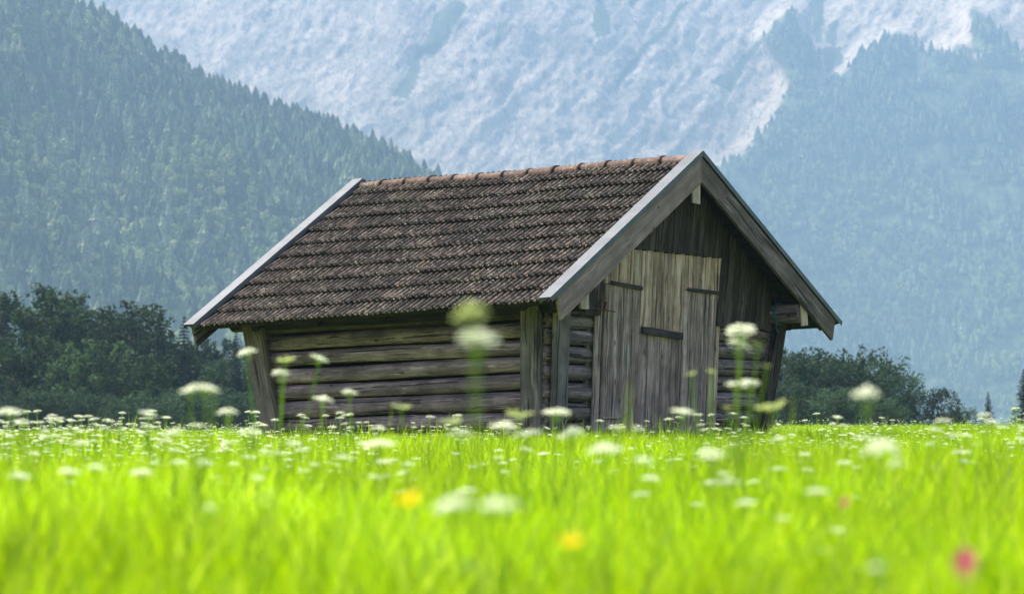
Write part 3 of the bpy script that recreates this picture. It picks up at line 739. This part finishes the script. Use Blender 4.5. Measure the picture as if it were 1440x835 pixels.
# gable boards
def roof_under(y):
    if y < -.19: f = (-.19-y)/3.44; return 3.655+(1.595-3.655)*f-.14
    f = (y+.19)/3.75; return 3.655+(1.56-3.655)*f-.14
def wboard(name, y0, y1, z0, z1, off, mat, lean=-.08, parent=None, T=.024, seg=3, shift0=0, jit=.002):
    """vertical wall board between y0..y1 (measured at z=0 of the lean line)"""
    yc = (y0+y1)/2; a = (xw(z0)+off, yc+lean*z0, z0); b = (xw(z1)+off, yc+lean*z1, z1)
    return board(name, a, b, (y1-y0)-.012, T+random.uniform(-.008, .010), (1, 0, 0), mat, parent, seg=seg, ch=.004, jit=jit)
y = -2.9
while y < 3.1:
    wv = random.uniform(.135, .19); yc = y+wv/2
    if -1.80 < yc-.0 and yc < 1.10: z0 = 2.372-.006*random.random()
    else: z0 = 1.44+random.uniform(-.004, .004) if yc > 1 else 1.47
    z1 = roof_under(yc)+.02
    if yc > 2.42: z0 = 1.9
    if z1 > z0+.05 and not (yc < -1.22 and yc > -1.75 and False):
        a = (xw(z0)+.045, yc, z0); b = (xw(z1)+.045, yc, z1)
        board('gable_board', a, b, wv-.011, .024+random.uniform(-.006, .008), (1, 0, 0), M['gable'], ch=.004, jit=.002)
    y += wv
# backing behind gable
mb = MB(); mb.add([L3(v) for v in [(-.80, -2.6, 1.3), (-.80, 2.6, 1.3), (-.62, 3.0, 1.6), (-.50, -.19, 3.45), (-.62, -3.1, 1.6)]], [(0, 1, 2, 3, 4)])
mb.add([L3(v) for v in [(-5.2, -2.6, 1.3), (-5.2, 2.6, 1.3), (-5.3, 3.0, 1.6), (-5.4, -.19, 3.45), (-5.3, -3.1, 1.6)]], [(4, 3, 2, 1, 0)])
part('gable_backing', mb.build('gable_backing', M['dark']))
# door
mb = MB(); mb.add([L3((xw(z)-.03, y_-.08*z, z)) for (y_, z) in ((-1.5, -.3), (1.22, -.3), (1.22, 2.36), (-1.5, 2.36))], [(0, 1, 2, 3)])
door = part('door', mb.build('door', M['dark']), label='wide double plank door with wooden cross bars')
def yp(px): return -.875+(px-898)*.01735+.155
seams = [(849, 868, 0), (868, 879, 0), (879, 887.5, 0), (887.5, 898, 0), (898, 914, 1), (914, 929, 1), (929, 945, 1), (945, 959.5, 1), (959.5, 971, 2), (971, 985, 2), (985, 998, 2), (998, 1007.5, 2)]
for (p0, p1, g_) in seams:
    y0, y1 = yp(p0), yp(p1); zs = {0: 1.895, 1: 1.29, 2: 1.905}[g_]
    wboard('door_plank', y0, y1, zs+.004, 2.366, .012+random.uniform(0, .004), M['door_pale'], parent=door)
    if g_ != 1: wboard('door_plank', y0, y1, -.32, zs-.004, .012+random.uniform(0, .004), M['door_grey'], parent=door, seg=5)
for (p0, p1) in ((897, 911), (911, 930), (930, 944), (944, 955), (955, 959.5)):
    wboard('door_plank', yp(p0), yp(p1), -.32, 1.284, .006+random.uniform(0, .004), M['door_grey'], parent=door, seg=5)
wboard('door_jamb', yp(1008), yp(1013), -.3, 2.37, .02, M['door_pale'], parent=None, T=.03)
wboard('door_jamb', yp(839), yp(848.5), -.3, 2.1, .004, M['door_grey'], parent=None, T=.03)
def hbar(name, y0, z0, y1, z1, off, W, T, mat):
    return board(name, (xw(z0)+off, y0, z0), (xw(z1)+off, y1, z1), W, T, (1, 0, 0), mat, door, ch=.004, jit=.003, seg=4)
hbar('strap', -1.60, 1.90, -.87, 1.865, .042, .048, .03, M['strap'])
hbar('strap', .25, 1.905, 1.10, 1.893, .042, .044, .03, M['strap'])
hbar('crossbar', -.80, 1.325, .185, 1.275, .042, .088, .045, M['strap'])
hbar('sill_strip', -1.54, .17, -1.13, .165, .040, .03, .02, M['fresh'])
hbar('sill_strip', .98, .105, 1.22, .105, .040, .03, .02, M['fresh'])
# rusty hook and rod left of the door
mb = MB(); pz = 1.55
mb.tube([L3((xw(pz)+.10, -2.45, pz+.03)), L3((xw(pz)+.12, -1.55, pz-.02))], .008, 6)
mb.tube([L3((xw(pz)+.10, -1.78, pz-.03)), L3((xw(pz)+.14, -1.79, pz+.09)), L3((xw(pz)+.12, -1.86, pz+.11)), L3((xw(pz)+.12, -1.89, pz+.06))], .014, 6)
part('hook', mb.build('hook', M['iron']))
# cord knotted round the right purlin
mb = MB()
ang = [k*.55 for k in range(24)]
mb.tube([L3((-.44+.012*math.sin(a*.5), 2.60+.155*math.cos(a), 1.665+.155*math.sin(a))) for a in ang], .009, 5)
mb.tube([L3((-.43, 2.60-.15, 1.66)), L3((-.41, 2.60-.10, 1.56)), L3((-.42, 2.60-.13, 1.47)), L3((-.41, 2.60-.10, 1.40))], .009, 5)
co = ob('cord', mb.build('cord', M['cord']), label='blue cord knotted round the projecting beam above the leaning right post', cat='cord', loc=barn.location)
co.rotation_euler.z = -TH

# ------------------------------------------------------------------ flowers
def umbel_me(R_, rays, fl, seed, pet, dome=.35, flat=1.0, stemL=None):
    r = random.Random(seed); mb = MB(); stemL = stemL or R_*.75
    for k in range(rays):
        q = math.sqrt((k+.5)/rays); a = k*2.39996+r.uniform(-.2, .2); x, y = R_*q*math.cos(a), R_*q*math.sin(a)*flat; z = R_*dome*(1-q*q)+r.uniform(-.05, .05)*R_
        c = Vector((x, y, z)); b = Vector((0, 0, -stemL)); mid = b.lerp(c, .5)+Vector((x*.12, y*.12, 0))
        s = .022*R_
        d1 = Vector((-math.sin(a), math.cos(a), 0))*s; d2 = Vector((math.cos(a), math.sin(a), .5))*s*.6
        V = [b-d1, b+d1, b+d2, mid-d1, mid+d1, mid+d2, c]; mb.add(V, [(0, 1, 4, 3), (1, 2, 5, 4), (2, 0, 3, 5), (3, 4, 6), (4, 5, 6), (5, 3, 6)], 1)
        ur = R_*.235*r.uniform(.8, 1.2)
        for j in range(fl+5):
            t = math.sqrt(r.random()); a2 = r.uniform(0, 6.28); p = c+Vector((ur*t*math.cos(a2), ur*t*math.sin(a2), ur*.35*(1-t*t)+r.uniform(-.15, .15)*ur)); s2 = ur*r.uniform(.28, .44)
            e = Euler((r.uniform(-.6, .6), r.uniform(-.6, .6), r.uniform(0, 6.28))).to_matrix()
            mb.add([p+e@Vector(v)*s2 for v in ((-1, -.4, .1), (0, -1, 0), (1, -.2, .15), (.1, 1, .05))], [(0, 1, 2, 3)], 0)
    return mb.build('umbel', [pet, M['stem']])
def flower_me(R_, seed, pet, kind):
    r = random.Random(seed); mb = MB()
    if kind == 'butter':
        for k in range(5):
            a = k*2*math.pi/5; u = Vector((math.cos(a), math.sin(a), 0)); v = Vector((-u.y, u.x, 0))
            mb.add([u*.1*R_, u*.6*R_-v*.5*R_+Vector((0, 0, .25*R_)), u*R_+Vector((0, 0, .6*R_)), u*.6*R_+v*.5*R_+Vector((0, 0, .25*R_))], [(0, 1, 2, 3)])
        for k in range(10):
            a = k*.63; mb.add([(0, 0, 0), (.2*R_*math.cos(a), .2*R_*math.sin(a), .35*R_), (.22*R_*math.cos(a+.5), .22*R_*math.sin(a+.5), .35*R_)], [(0, 1, 2)])
    else:                                     # clover head: many upright petals on a ball
        for k in range(90):
            z = 1-2*(k+.5)/90; a = k*2.4; q = math.sqrt(1-z*z); u = Vector((q*math.cos(a), q*math.sin(a), z*.9+.1)); v = u.cross(Vector((0, 0, 1))).normalized()
            p = u*R_*.6; e = (u*.45+Vector((0, 0, .25)))*R_
            mb.add([p-v*.06*R_, p+v*.06*R_, p+e+v*.1*R_, p+e-v*.1*R_], [(0, 1, 2, 3)])
    return mb.build('flower_head', pet)
def leaf_blades(mb, p, L, seed, mi=0):
    r = random.Random(seed); a = r.uniform(0, 6.28); d = Vector((math.cos(a), math.sin(a), .55)).normalized()
    side = Vector((-d.y, d.x, 0))
    for k in range(7):
        f = (k+1)/7; c = p+d*L*f+Vector((0, 0, -.25*L*f*f))
        for s in (-1, 1):
            e = c+(side*s*.9+d*.5).normalized()*L*.38*(1.1-f); n = d*L*.05
            mb.add([c-n, e, c+n], [(0, 1, 2)], mi)
    mb.add([p, p+d*L+Vector((0, 0, -.25*L)), p+d*L*.5+Vector((0, 0, .02*L-.06*L))], [(0, 1, 2)], mi)
UM = {}
def get_umbel(pet, seed):
    key = (pet, seed)
    if key not in UM:
        rays, dome = {0: (17, .30), 1: (14, .45), 2: (20, .22), 3: (12, .15)}[seed]
        if pet == 'petal_green': dome = -.32 if seed < 3 else .5
        UM[key] = umbel_me(1.0, rays, 13, seed*7+len(pet), M[pet], dome, stemL=.8)
    return UM[key]
HEAD = {'butter': flower_me(1.0, 1, M['petal_yellow'], 'butter'), 'clover': flower_me(1.0, 1, M['petal_pink'], 'clover')}
def flower(name, cat, label, group, base, heads, srad=.0022, leaves=2):
    """base: world point on the ground; heads: list of (world point, radius, kind, tilt). Branches leave the main stem."""
    e = ob(name, None, label=label, cat=cat, group=group, loc=base); base = Vector(base)
    heads = sorted(heads, key=lambda h: -h[0].z); mb = MB(); h0 = heads[0]
    def endp(h): return h[0]-base-Vector((0, 0, h[1]*(.8 if h[2].startswith('petal') else .2)))
    p1 = endp(h0); c = Vector((p1.x*.35+random.uniform(-.012, .012), p1.y*.35, p1.z*.55))
    def bez(t): return c*(2*t*(1-t))+p1*(t*t)
    P_ = [bez(t) for t in np.linspace(0, 1, 8)]; P_[0] = Vector((0, 0, -.02)); mb.tube(P_, [srad*1.5*(1-.4*i/7) for i in range(8)], 5)
    for h in heads[1:]:
        q = endp(h); t = max(.25, min(.85, (q.z/p1.z)*.62)); s0 = bez(t); m_ = s0.lerp(q, .5)+Vector(((q.x-s0.x)*.15, 0, -.1*(q-s0).length))
        mb.tube([s0, s0.lerp(m_, .5)+Vector((0, 0, .0)), m_, q], [srad, srad*.95, srad*.9, srad*.8], 5)
    for k in range(leaves): leaf_blades(mb, bez(random.uniform(.15, .6)), random.uniform(.05, .10), random.randint(0, 999))
    ob('stem', mb.build('stem', M['stem']), e)
    for h in heads:
        me = get_umbel(h[2], h[4] if len(h) > 4 else random.randrange(3)) if h[2].startswith('petal') else HEAD[h[2]]
        o = ob('umbel' if h[2].startswith('petal') else 'flower_head', me, e, loc=h[0]-base); o.scale = (h[1], h[1], h[1]*((1.7 if h[2].startswith('petal') else 1.3) if h[0].y < 5 else 1.0))
        o.rotation_euler = (random.gauss(0, .12)+(h[3] if len(h) > 3 else 0)*0, (h[3] if len(h) > 3 else 0)+random.gauss(0, .08), random.uniform(0, 6.28))
        if h[3] if len(h) > 3 else 0: o.rotation_euler = (0, h[3], 0)
    return e
Wt, Gr = 'petal', 'petal_green'
GU = 'white umbel flowers standing tall in the meadow'
# (base px, distance, [(px, py, width px, kind, tilt)], label)
PL = [
 (672, 3.3, [(664, 450, 52, Gr, 0, 3), (673, 480, 58, Wt, 0)], 'large strongly blurred umbel with a green and a white head before the log wall'),
 (388, 8.0, [(395, 527, 31, Wt, 0), (402, 504, 28, Gr, 0), (449, 505, 30, Wt, .35)], 'branched umbel plant with three heads in front of the leaning rear post'),
 (380, 7.9, [(347, 498, 30, Wt, -.35)], 'white umbel head tilting left before the top of the leaning rear post'),
 (276, 6.2, [(268, 550, 36, Wt, -.2), (290, 547, 40, Wt, .2), (301, 549, 20, Wt, .2)], 'broad double umbel on one thick green stem in front of the dark trees'),
 (432, 8.2, [(454, 563, 33, Wt, .15)], 'white umbel in front of the lower left logs of the hut'),
 (508, 8.6, [(492, 553, 28, Wt, 0)], 'small white umbel before the middle lower logs'),
 (581, 7.6, [(565, 570, 30, Gr, 0)], 'greenish umbel in front of the lower log wall, below the middle of the eave'),
 (640, 7.0, [(636, 590, 34, Gr, 0), (648, 612, 36, Wt, 0)], 'pale greenish umbel directly under the large blurred flower'),
 (738, 6.8, [(730, 580, 42, Gr, 0), (708, 602, 46, Wt, 0), (741, 611, 40, Wt, 0)], 'yellow green umbel above two white ones at the foot of the corner post'),
 (776, 7.2, [(782, 581, 42, Wt, 0), (807, 608, 30, Wt, .1), (800, 615, 36, Wt, 0)], 'white umbel in front of the corner post beside the stacked log ends'),
 (1027, 6.4, [(1043, 469, 50, Wt, 0), (1038, 487, 38, Wt, .25), (1066, 484, 20, Gr, .4), (1078, 513, 14, Gr, .3)], 'tallest umbel plant with two stacked white heads right of the door'),
 (1058, 6.9, [(1033, 541, 26, Wt, 0), (1052, 541, 38, Wt, 0), (1024, 572, 16, Gr, 0)], 'wide white umbel in front of the logs right of the door'),
 (1080, 6.2, [(1085, 568, 50, Gr, 0)], 'fan shaped green umbel at the foot of the right leaning post'),
 (992, 7.2, [(972, 524, 18, Gr, -.2), (1000, 521, 16, Gr, .2), (960, 580, 36, Wt, 0)], 'green budding umbel plant in front of the right edge of the door'),
 (10, 7.6, [(14, 580, 38, Wt, 0)], 'white umbel at the far left edge before the dark trees'),
 (212, 8.0, [(208, 583, 30, Wt, .25)], 'white umbel tilted right before the dark trees at left'),
 (325, 7.4, [(319, 582, 32, Wt, -.1)], 'white umbel between the double umbel and the leaning rear post'),
 (244, 6.6, [(243, 609, 30, Wt, 0)], 'white umbel low in the grass left of the double umbel'),
 (1218, 4.6, [(1218, 558, 44, Wt, -.1)], 'faint blurred white umbel in front of the beech bushes'),
 (1180, 13, [(1178, 587, 16, Wt, .1), (1171, 597, 12, Wt, 0), (1186, 598, 12, Wt, 0)], 'small sharp white umbel cluster in the meadow below the beech bushes'),
 (872, 6.4, [(897, 603, 18, Wt, 0), (870, 601, 22, Gr, 0)], 'pale umbel pair in front of the bottom of the door'),
 (637, 3.1, [(637, 713, 52, Wt, 0)], 'left of the two large blurred white flowers in the foreground grass'),
 (700, 3.1, [(695, 715, 44, Wt, 0), (718, 714, 26, Wt, 0)], 'right of the two large blurred white flowers in the foreground grass'),
 (1240, 4.6, [(1240, 640, 56, Wt, 0), (1262, 655, 24, Wt, 0)], 'blurred white umbel in the right half of the meadow below the bushes'),
 (1100, 5.2, [(1000, 640, 44, Wt, 0)], 'blurred white umbel in the grass below the right side of the door'),
 (300, 4.4, [(295, 716, 16, Wt, 0)], 'tiny blurred white flower in the left foreground grass'),
 (1232, 3.0, [(1232, 800, 22, Wt, 0)], 'tiny blurred white flower beside the pink flower in the foreground'),
 (28, 6.0, [(28, 671, 34, Wt, 0)], 'leftmost of four blurred white umbels low in the left meadow'),
 (98, 6.2, [(98, 665, 34, Wt, 0)], 'second from the left of four blurred white umbels low in the left meadow'),
 (135, 6.4, [(135, 659, 28, Wt, 0)], 'third from the left of four blurred white umbels low in the left meadow'),
 (200, 6.2, [(198, 665, 34, Wt, 0)], 'rightmost of four blurred white umbels low in the left meadow'),
 (532, 6.2, [(534, 626, 48, Wt, 0)], 'wide white umbel in the grass below the lower logs'),
 (850, 5.4, [(850, 637, 56, Wt, 0), (905, 650, 30, Wt, 0)], 'wide blurred white umbel in the grass below the door'),
 (375, 2.7, [(375, 696, 26, Gr, 0)], 'very faint blurred pale flower in the left foreground'),
]
for (bp, d, hs, lab) in PL:
    p = at(bp, 606, d); gz = float(ground(p.x, d))
    heads = []
    for hq in hs: heads.append((at(hq[0], hq[1], d+random.uniform(-.03, .03)), hq[2]/FPX*d/2.3, hq[3], hq[4])+tuple(hq[5:]))
    flower('umbel_flower', 'flower', lab, GU, (p.x, d, gz), heads, srad=.0015 if d < 5 else .0024, leaves=6)
for (hx, hy, wpx, kind, d, lab, nm) in ((577, 708, 27, 'butter', 3.3, 'orange yellow flower left of the two large blurred white flowers', 'yellow_flower'), (803, 767, 24, 'butter', 3.2, 'bright yellow flower low in the middle foreground grass', 'yellow_flower'),
                                        (1358, 803, 25, 'clover', 3.1, 'bright pink clover head blurred in the lower right foreground', 'pink_clover'), (1188, 710, 9, 'clover', 4.6, 'small pinkish clover head in the grass right of the middle', 'pink_clover')):
    p = at(hx, hy, d); flower(nm, 'flower', lab, None, (p.x+.01, d, float(ground(p.x, d))), [(p, wpx/FPX*d/(1.15 if kind == 'butter' else 1.25), kind, 0)], srad=.0018, leaves=2)
# 260 more white umbels one can count, copied plant by plant
protos = []
for k in range(7):
    hh = [(Vector((random.uniform(-.05, .05), random.uniform(-.04, .04), .5)), random.uniform(.021, .032), Wt, 0)]
    for j in range([0, 1, 2, 2, 3, 1, 3][k]): hh.append((Vector((random.uniform(-.10, .10), random.uniform(-.08, .08), random.uniform(.36, .47))), random.uniform(.013, .023), Wt if random.random() < .8 else Gr, 0))
    protos.append(flower('umbel_flower', 'flower', None, None, (0, 0, 0), hh, srad=.0022, leaves=3))
LABS = 'white umbel flower among many alike scattered through the sunlit meadow grass'
GS = 'white umbel flowers scattered through the meadow'
pos = [((random.uniform(-15, 235) if random.random() < .7 else random.uniform(330, 500))-720 , random.uniform(13, 18)) for _ in range(64)]
pos = [(a*b/FPX, b) for a, b in pos]
while len(pos) < 262:
    d = random.uniform(4.6, 24)**1.0; hw = d*740/FPX+.15; x = random.uniform(-hw, hw)
    if random.random() < .5+ (d > 8)*.5: pos.append((x, d))
for n_, (x, d) in enumerate(pos):
    src = protos[n_] if n_ < 7 else protos[random.randrange(7)]
    if n_ < 7: e = src
    else:
        e = src.copy(); COL.objects.link(e)
        for ch in src.children: c = ch.copy(); COL.objects.link(c); c.parent = e
    e['label'] = LABS; e['group'] = GS; e['category'] = 'flower'
    s = random.choice((.62, .7, .8, .9, 1.12))*random.uniform(.9, 1.08)*(1 if d > 7 else .85); 
    if 7 <= n_ < 64: s = random.uniform(.92, 1.2)
    elif d < 9.5: s = random.uniform(.9, 1.2)*(1 if d > 6 else .85)
    for ch in e.children:
        if ch.name.startswith('umbel'): ch.scale = (ch.scale[0], ch.scale[1], ch.scale[0]*.7)
    e.location = (x, d, float(ground(x, d))); e.rotation_euler = (random.gauss(0, .06), random.gauss(0, .06), random.uniform(0, 6.28)); e.scale = (s,)*3

# ------------------------------------------------------------------ grass and the uncountable small flowers
def clump(seed, n, H, Wb, spread, seedheads=0, seg=4):
    r = random.Random(seed); mb = MB()
    for k in range(n):
        a = r.uniform(0, 6.28); q = spread*math.sqrt(r.random()); b = Vector((q*math.cos(a), q*math.sin(a), -.02)); h = H*r.uniform(.55, 1.1); wv = Wb*r.uniform(.7, 1.3)
        dr = r.uniform(0, 6.28); dd = Vector((math.cos(dr), math.sin(dr), 0)); bend = r.uniform(.05, .45)*h; fa = r.uniform(0, 6.28); s = Vector((math.cos(fa), math.sin(fa), 0))
        V = []
        for i in range(seg+1):
            f = i/seg; c = b+dd*bend*f**2.2+Vector((0, 0, h*(f-.12*f*f*(bend/h)*2))); ww = wv*(1-f**1.6)*.5+.0003
            V += [c-s*ww, c+s*ww]
        mb.add(V, [(2*i, 2*i+1, 2*i+3, 2*i+2) for i in range(seg)])
    return mb.build('grass_clump', M['grass'])
near = [clump(i, 13, .40, .0085, .07) for i in range(5)]
mid = [clump(10+i, 16, .30, .009, .09, seg=3) for i in range(5)]
far = [clump(20+i, 18, .24, .018, .16, seg=3) for i in range(5)]
def field(name, y0, y1, dens, kinds_, label, margin=1.0, hs=(.7, 1.2), cut=None):
    P0 = []; A = 0
    hw1 = y1*740/FPX+margin; n = int((y1-y0)*2*hw1*dens); y = rng.uniform(y0, y1, n); x = rng.uniform(-hw1, hw1, n); k = np.abs(x) < y*740/FPX+margin
    x, y = x[k], y[k]
    lx = (x-2.6253)*math.cos(TH)-(y-32)*math.sin(TH); ly = (x-2.6253)*math.sin(TH)+(y-32)*math.cos(TH)
    k = ~((lx < -.55) & (lx > -5.5) & (abs(ly) < 2.75)); x, y = x[k], y[k]; n = len(x)
    z = ground(x, y); tall = .72+.62*fbm(x*.8, y*.8, 3, 5)
    scatter(name, np.stack([x, y, z], -1), rng.uniform(0, 6.28, n), rng.uniform(*hs, n)*tall, rng.integers(0, len(kinds_), n), kinds_, label, 'grass', tilt=rng.normal(size=(n, 2))*.10)
    return n
field('meadow_grass', 1.9, 3.3, 330, near, 'shorter bright green grass nearest to the viewer', .6, (.42, .62))
field('meadow_grass', 3.3, 11, 330, near, 'tall bright green blurred meadow grass in the foreground', .6, (.75, 1.22))
tallg = [clump(30+i, 3, .62, .0055, .05, seg=4) for i in range(6)]
weeds = [clump(50+i, 4, .62, .015, .07, seg=4) for i in range(6)]
field('tall_weeds', 20, 30.6, 6, weeds, 'wispy weeds and tall stalks overlapping the foot of the hut', 1.0, (.42, .80))
field('tall_grass', 34, 80, 1.4, tallg, 'scattered tall stalks along the far crest of the meadow', 1.0, (.4, .75))
field('tall_grass', 5, 33, 2.6, tallg, 'scattered taller grass stalks rising above the meadow in front of the hut', 1.0, (.6, 1.0))
field('meadow_grass', 11, 34, 130, mid, 'bright green meadow grass reaching up to the hut', 1.0)
field('meadow_grass', 34, 100, 26, far, 'sunlit green grass on the rise behind the hut', 2.0)
# small umbels too many to count
def mini(seed):
    r = random.Random(seed); mb = MB()
    for h in range(r.choice([2, 3, 4])):
        c = Vector((r.uniform(-.1, .1), r.uniform(-.1, .1), r.uniform(.22, .42))); mb.tube([(c.x*.3, c.y*.3, 0), (c.x*.8, c.y*.8, c.z*.6), c], .003, 3, 1, False); R_ = r.uniform(.012, .026)
        for k in range(9):
            q = math.sqrt((k+.5)/9); a = k*2.4; p = c+Vector((R_*q*math.cos(a), R_*q*math.sin(a), R_*.12*(1-q*q)))
            for j in range(3):
                e = Euler((r.uniform(-.5, .5), r.uniform(-.5, .5), r.uniform(0, 6.28))).to_matrix(); s2 = R_*.26
                mb.add([p+e@Vector(v)*s2 for v in ((-1, -.6, 0), (.6, -1, 0), (1, .6, .1), (-.5, 1, 0))], [(0, 1, 2, 3)], 0)
    return mb.build('mini_umbel', [M['petal'], M['stem']])
mv = [mini(i) for i in range(6)]
n = 5600; y = rng.uniform(9, 75, n)**1.0; x = rng.uniform(-1, 1, n)*(y*740/FPX+1)
k = rng.uniform(size=n) < np.clip(fbm(x*.35, y*.25, 3, 91)*3.4-1.35+.35*(x < -1.5), .03, 1); x, y = x[k], y[k]
lx = (x-2.6253)*math.cos(TH)-(y-32)*math.sin(TH); ly = (x-2.6253)*math.sin(TH)+(y-32)*math.cos(TH); k = ~((lx < -.5) & (lx > -5.7) & (abs(ly) < 2.9)); x, y = x[k], y[k]; n = len(x)
scatter('small_white_flowers', np.stack([x, y, ground(x, y)], -1), rng.uniform(0, 6.28, n), rng.uniform(.65, 1.05, n), rng.integers(0, 6, n), mv, 'countless small white umbels dotting the meadow around the hut', 'flowers')

# single tall blades standing out of focus above the meadow
for (bp, d, top, lean, wd, lab) in ((868, 4.2, 536, 18, .011, 'tall blurred grass blade in front of the left half of the door'), (1100, 5.5, 560, 16, .009, 'tall blurred grass blade right of the leaning right post'),
                          (528, 8.5, 572, 24, .007, 'bent green grass blade in front of the bottom logs'), (308, 5.5, 572, 16, .008, 'blurred grass blade between the double umbel and the rear post'), (1440, 4.6, 560, -14, .010, 'blurred grass blade at the right frame edge before the dark spruce')):
    b = at(bp, 606, d); gz = float(ground(b.x, d)); tp_ = at(bp+lean, top, d)-Vector((b.x, d, gz)); mb = MB()
    for q in (0, 1):
        V_ = []
        for i in range(9):
            f = i/8; c = Vector((tp_.x*f**1.7*(1 if q == 0 else .5), .02*q, tp_.z*f*(1 if q == 0 else .86))); ww = wd*(1-f**2.2)*.5+.0004
            V_ += [c-Vector((ww, 0, 0)), c+Vector((ww*.6, ww*.6, 0))]
        mb.add(V_, [(2*i, 2*i+1, 2*i+3, 2*i+2) for i in range(8)])
    ob('grass_blade', mb.build('grass_blade', M['grass']), label=lab, cat='grass', loc=(b.x, d, gz))

# ------------------------------------------------------------------ haze
zt = float(max(P[..., 2].max(), Vh[..., 2].max()))+30
mb = MB(); x0, x1, y0, y1, z0, z1 = -2900, 2900, -400, 4500, float(V[:, 2].min() if False else -9.5), zt
mb.add([(x, y, z) for z in (z0, z1) for (x, y) in ((x0, y0), (x1, y0), (x1, y1), (x0, y1))], [(3, 2, 1, 0), (4, 5, 6, 7), (0, 1, 5, 4), (1, 2, 6, 5), (2, 3, 7, 6), (3, 0, 4, 7)])
hz = NT('haze'); pv = hz.n('VolumePrincipled'); pv.inputs['Color'].default_value = (.385, .565, .83, 1); pv.inputs['Density'].default_value = HAZE; pv.inputs['Anisotropy'].default_value = 0.0
hz.t.links.new(pv.outputs[0], hz.out.inputs['Volume'])
if HAZE > 0: ob('haze', mb.build('haze', hz.m), kind='stuff', label='pale blue summer haze filling the valley', cat='haze')
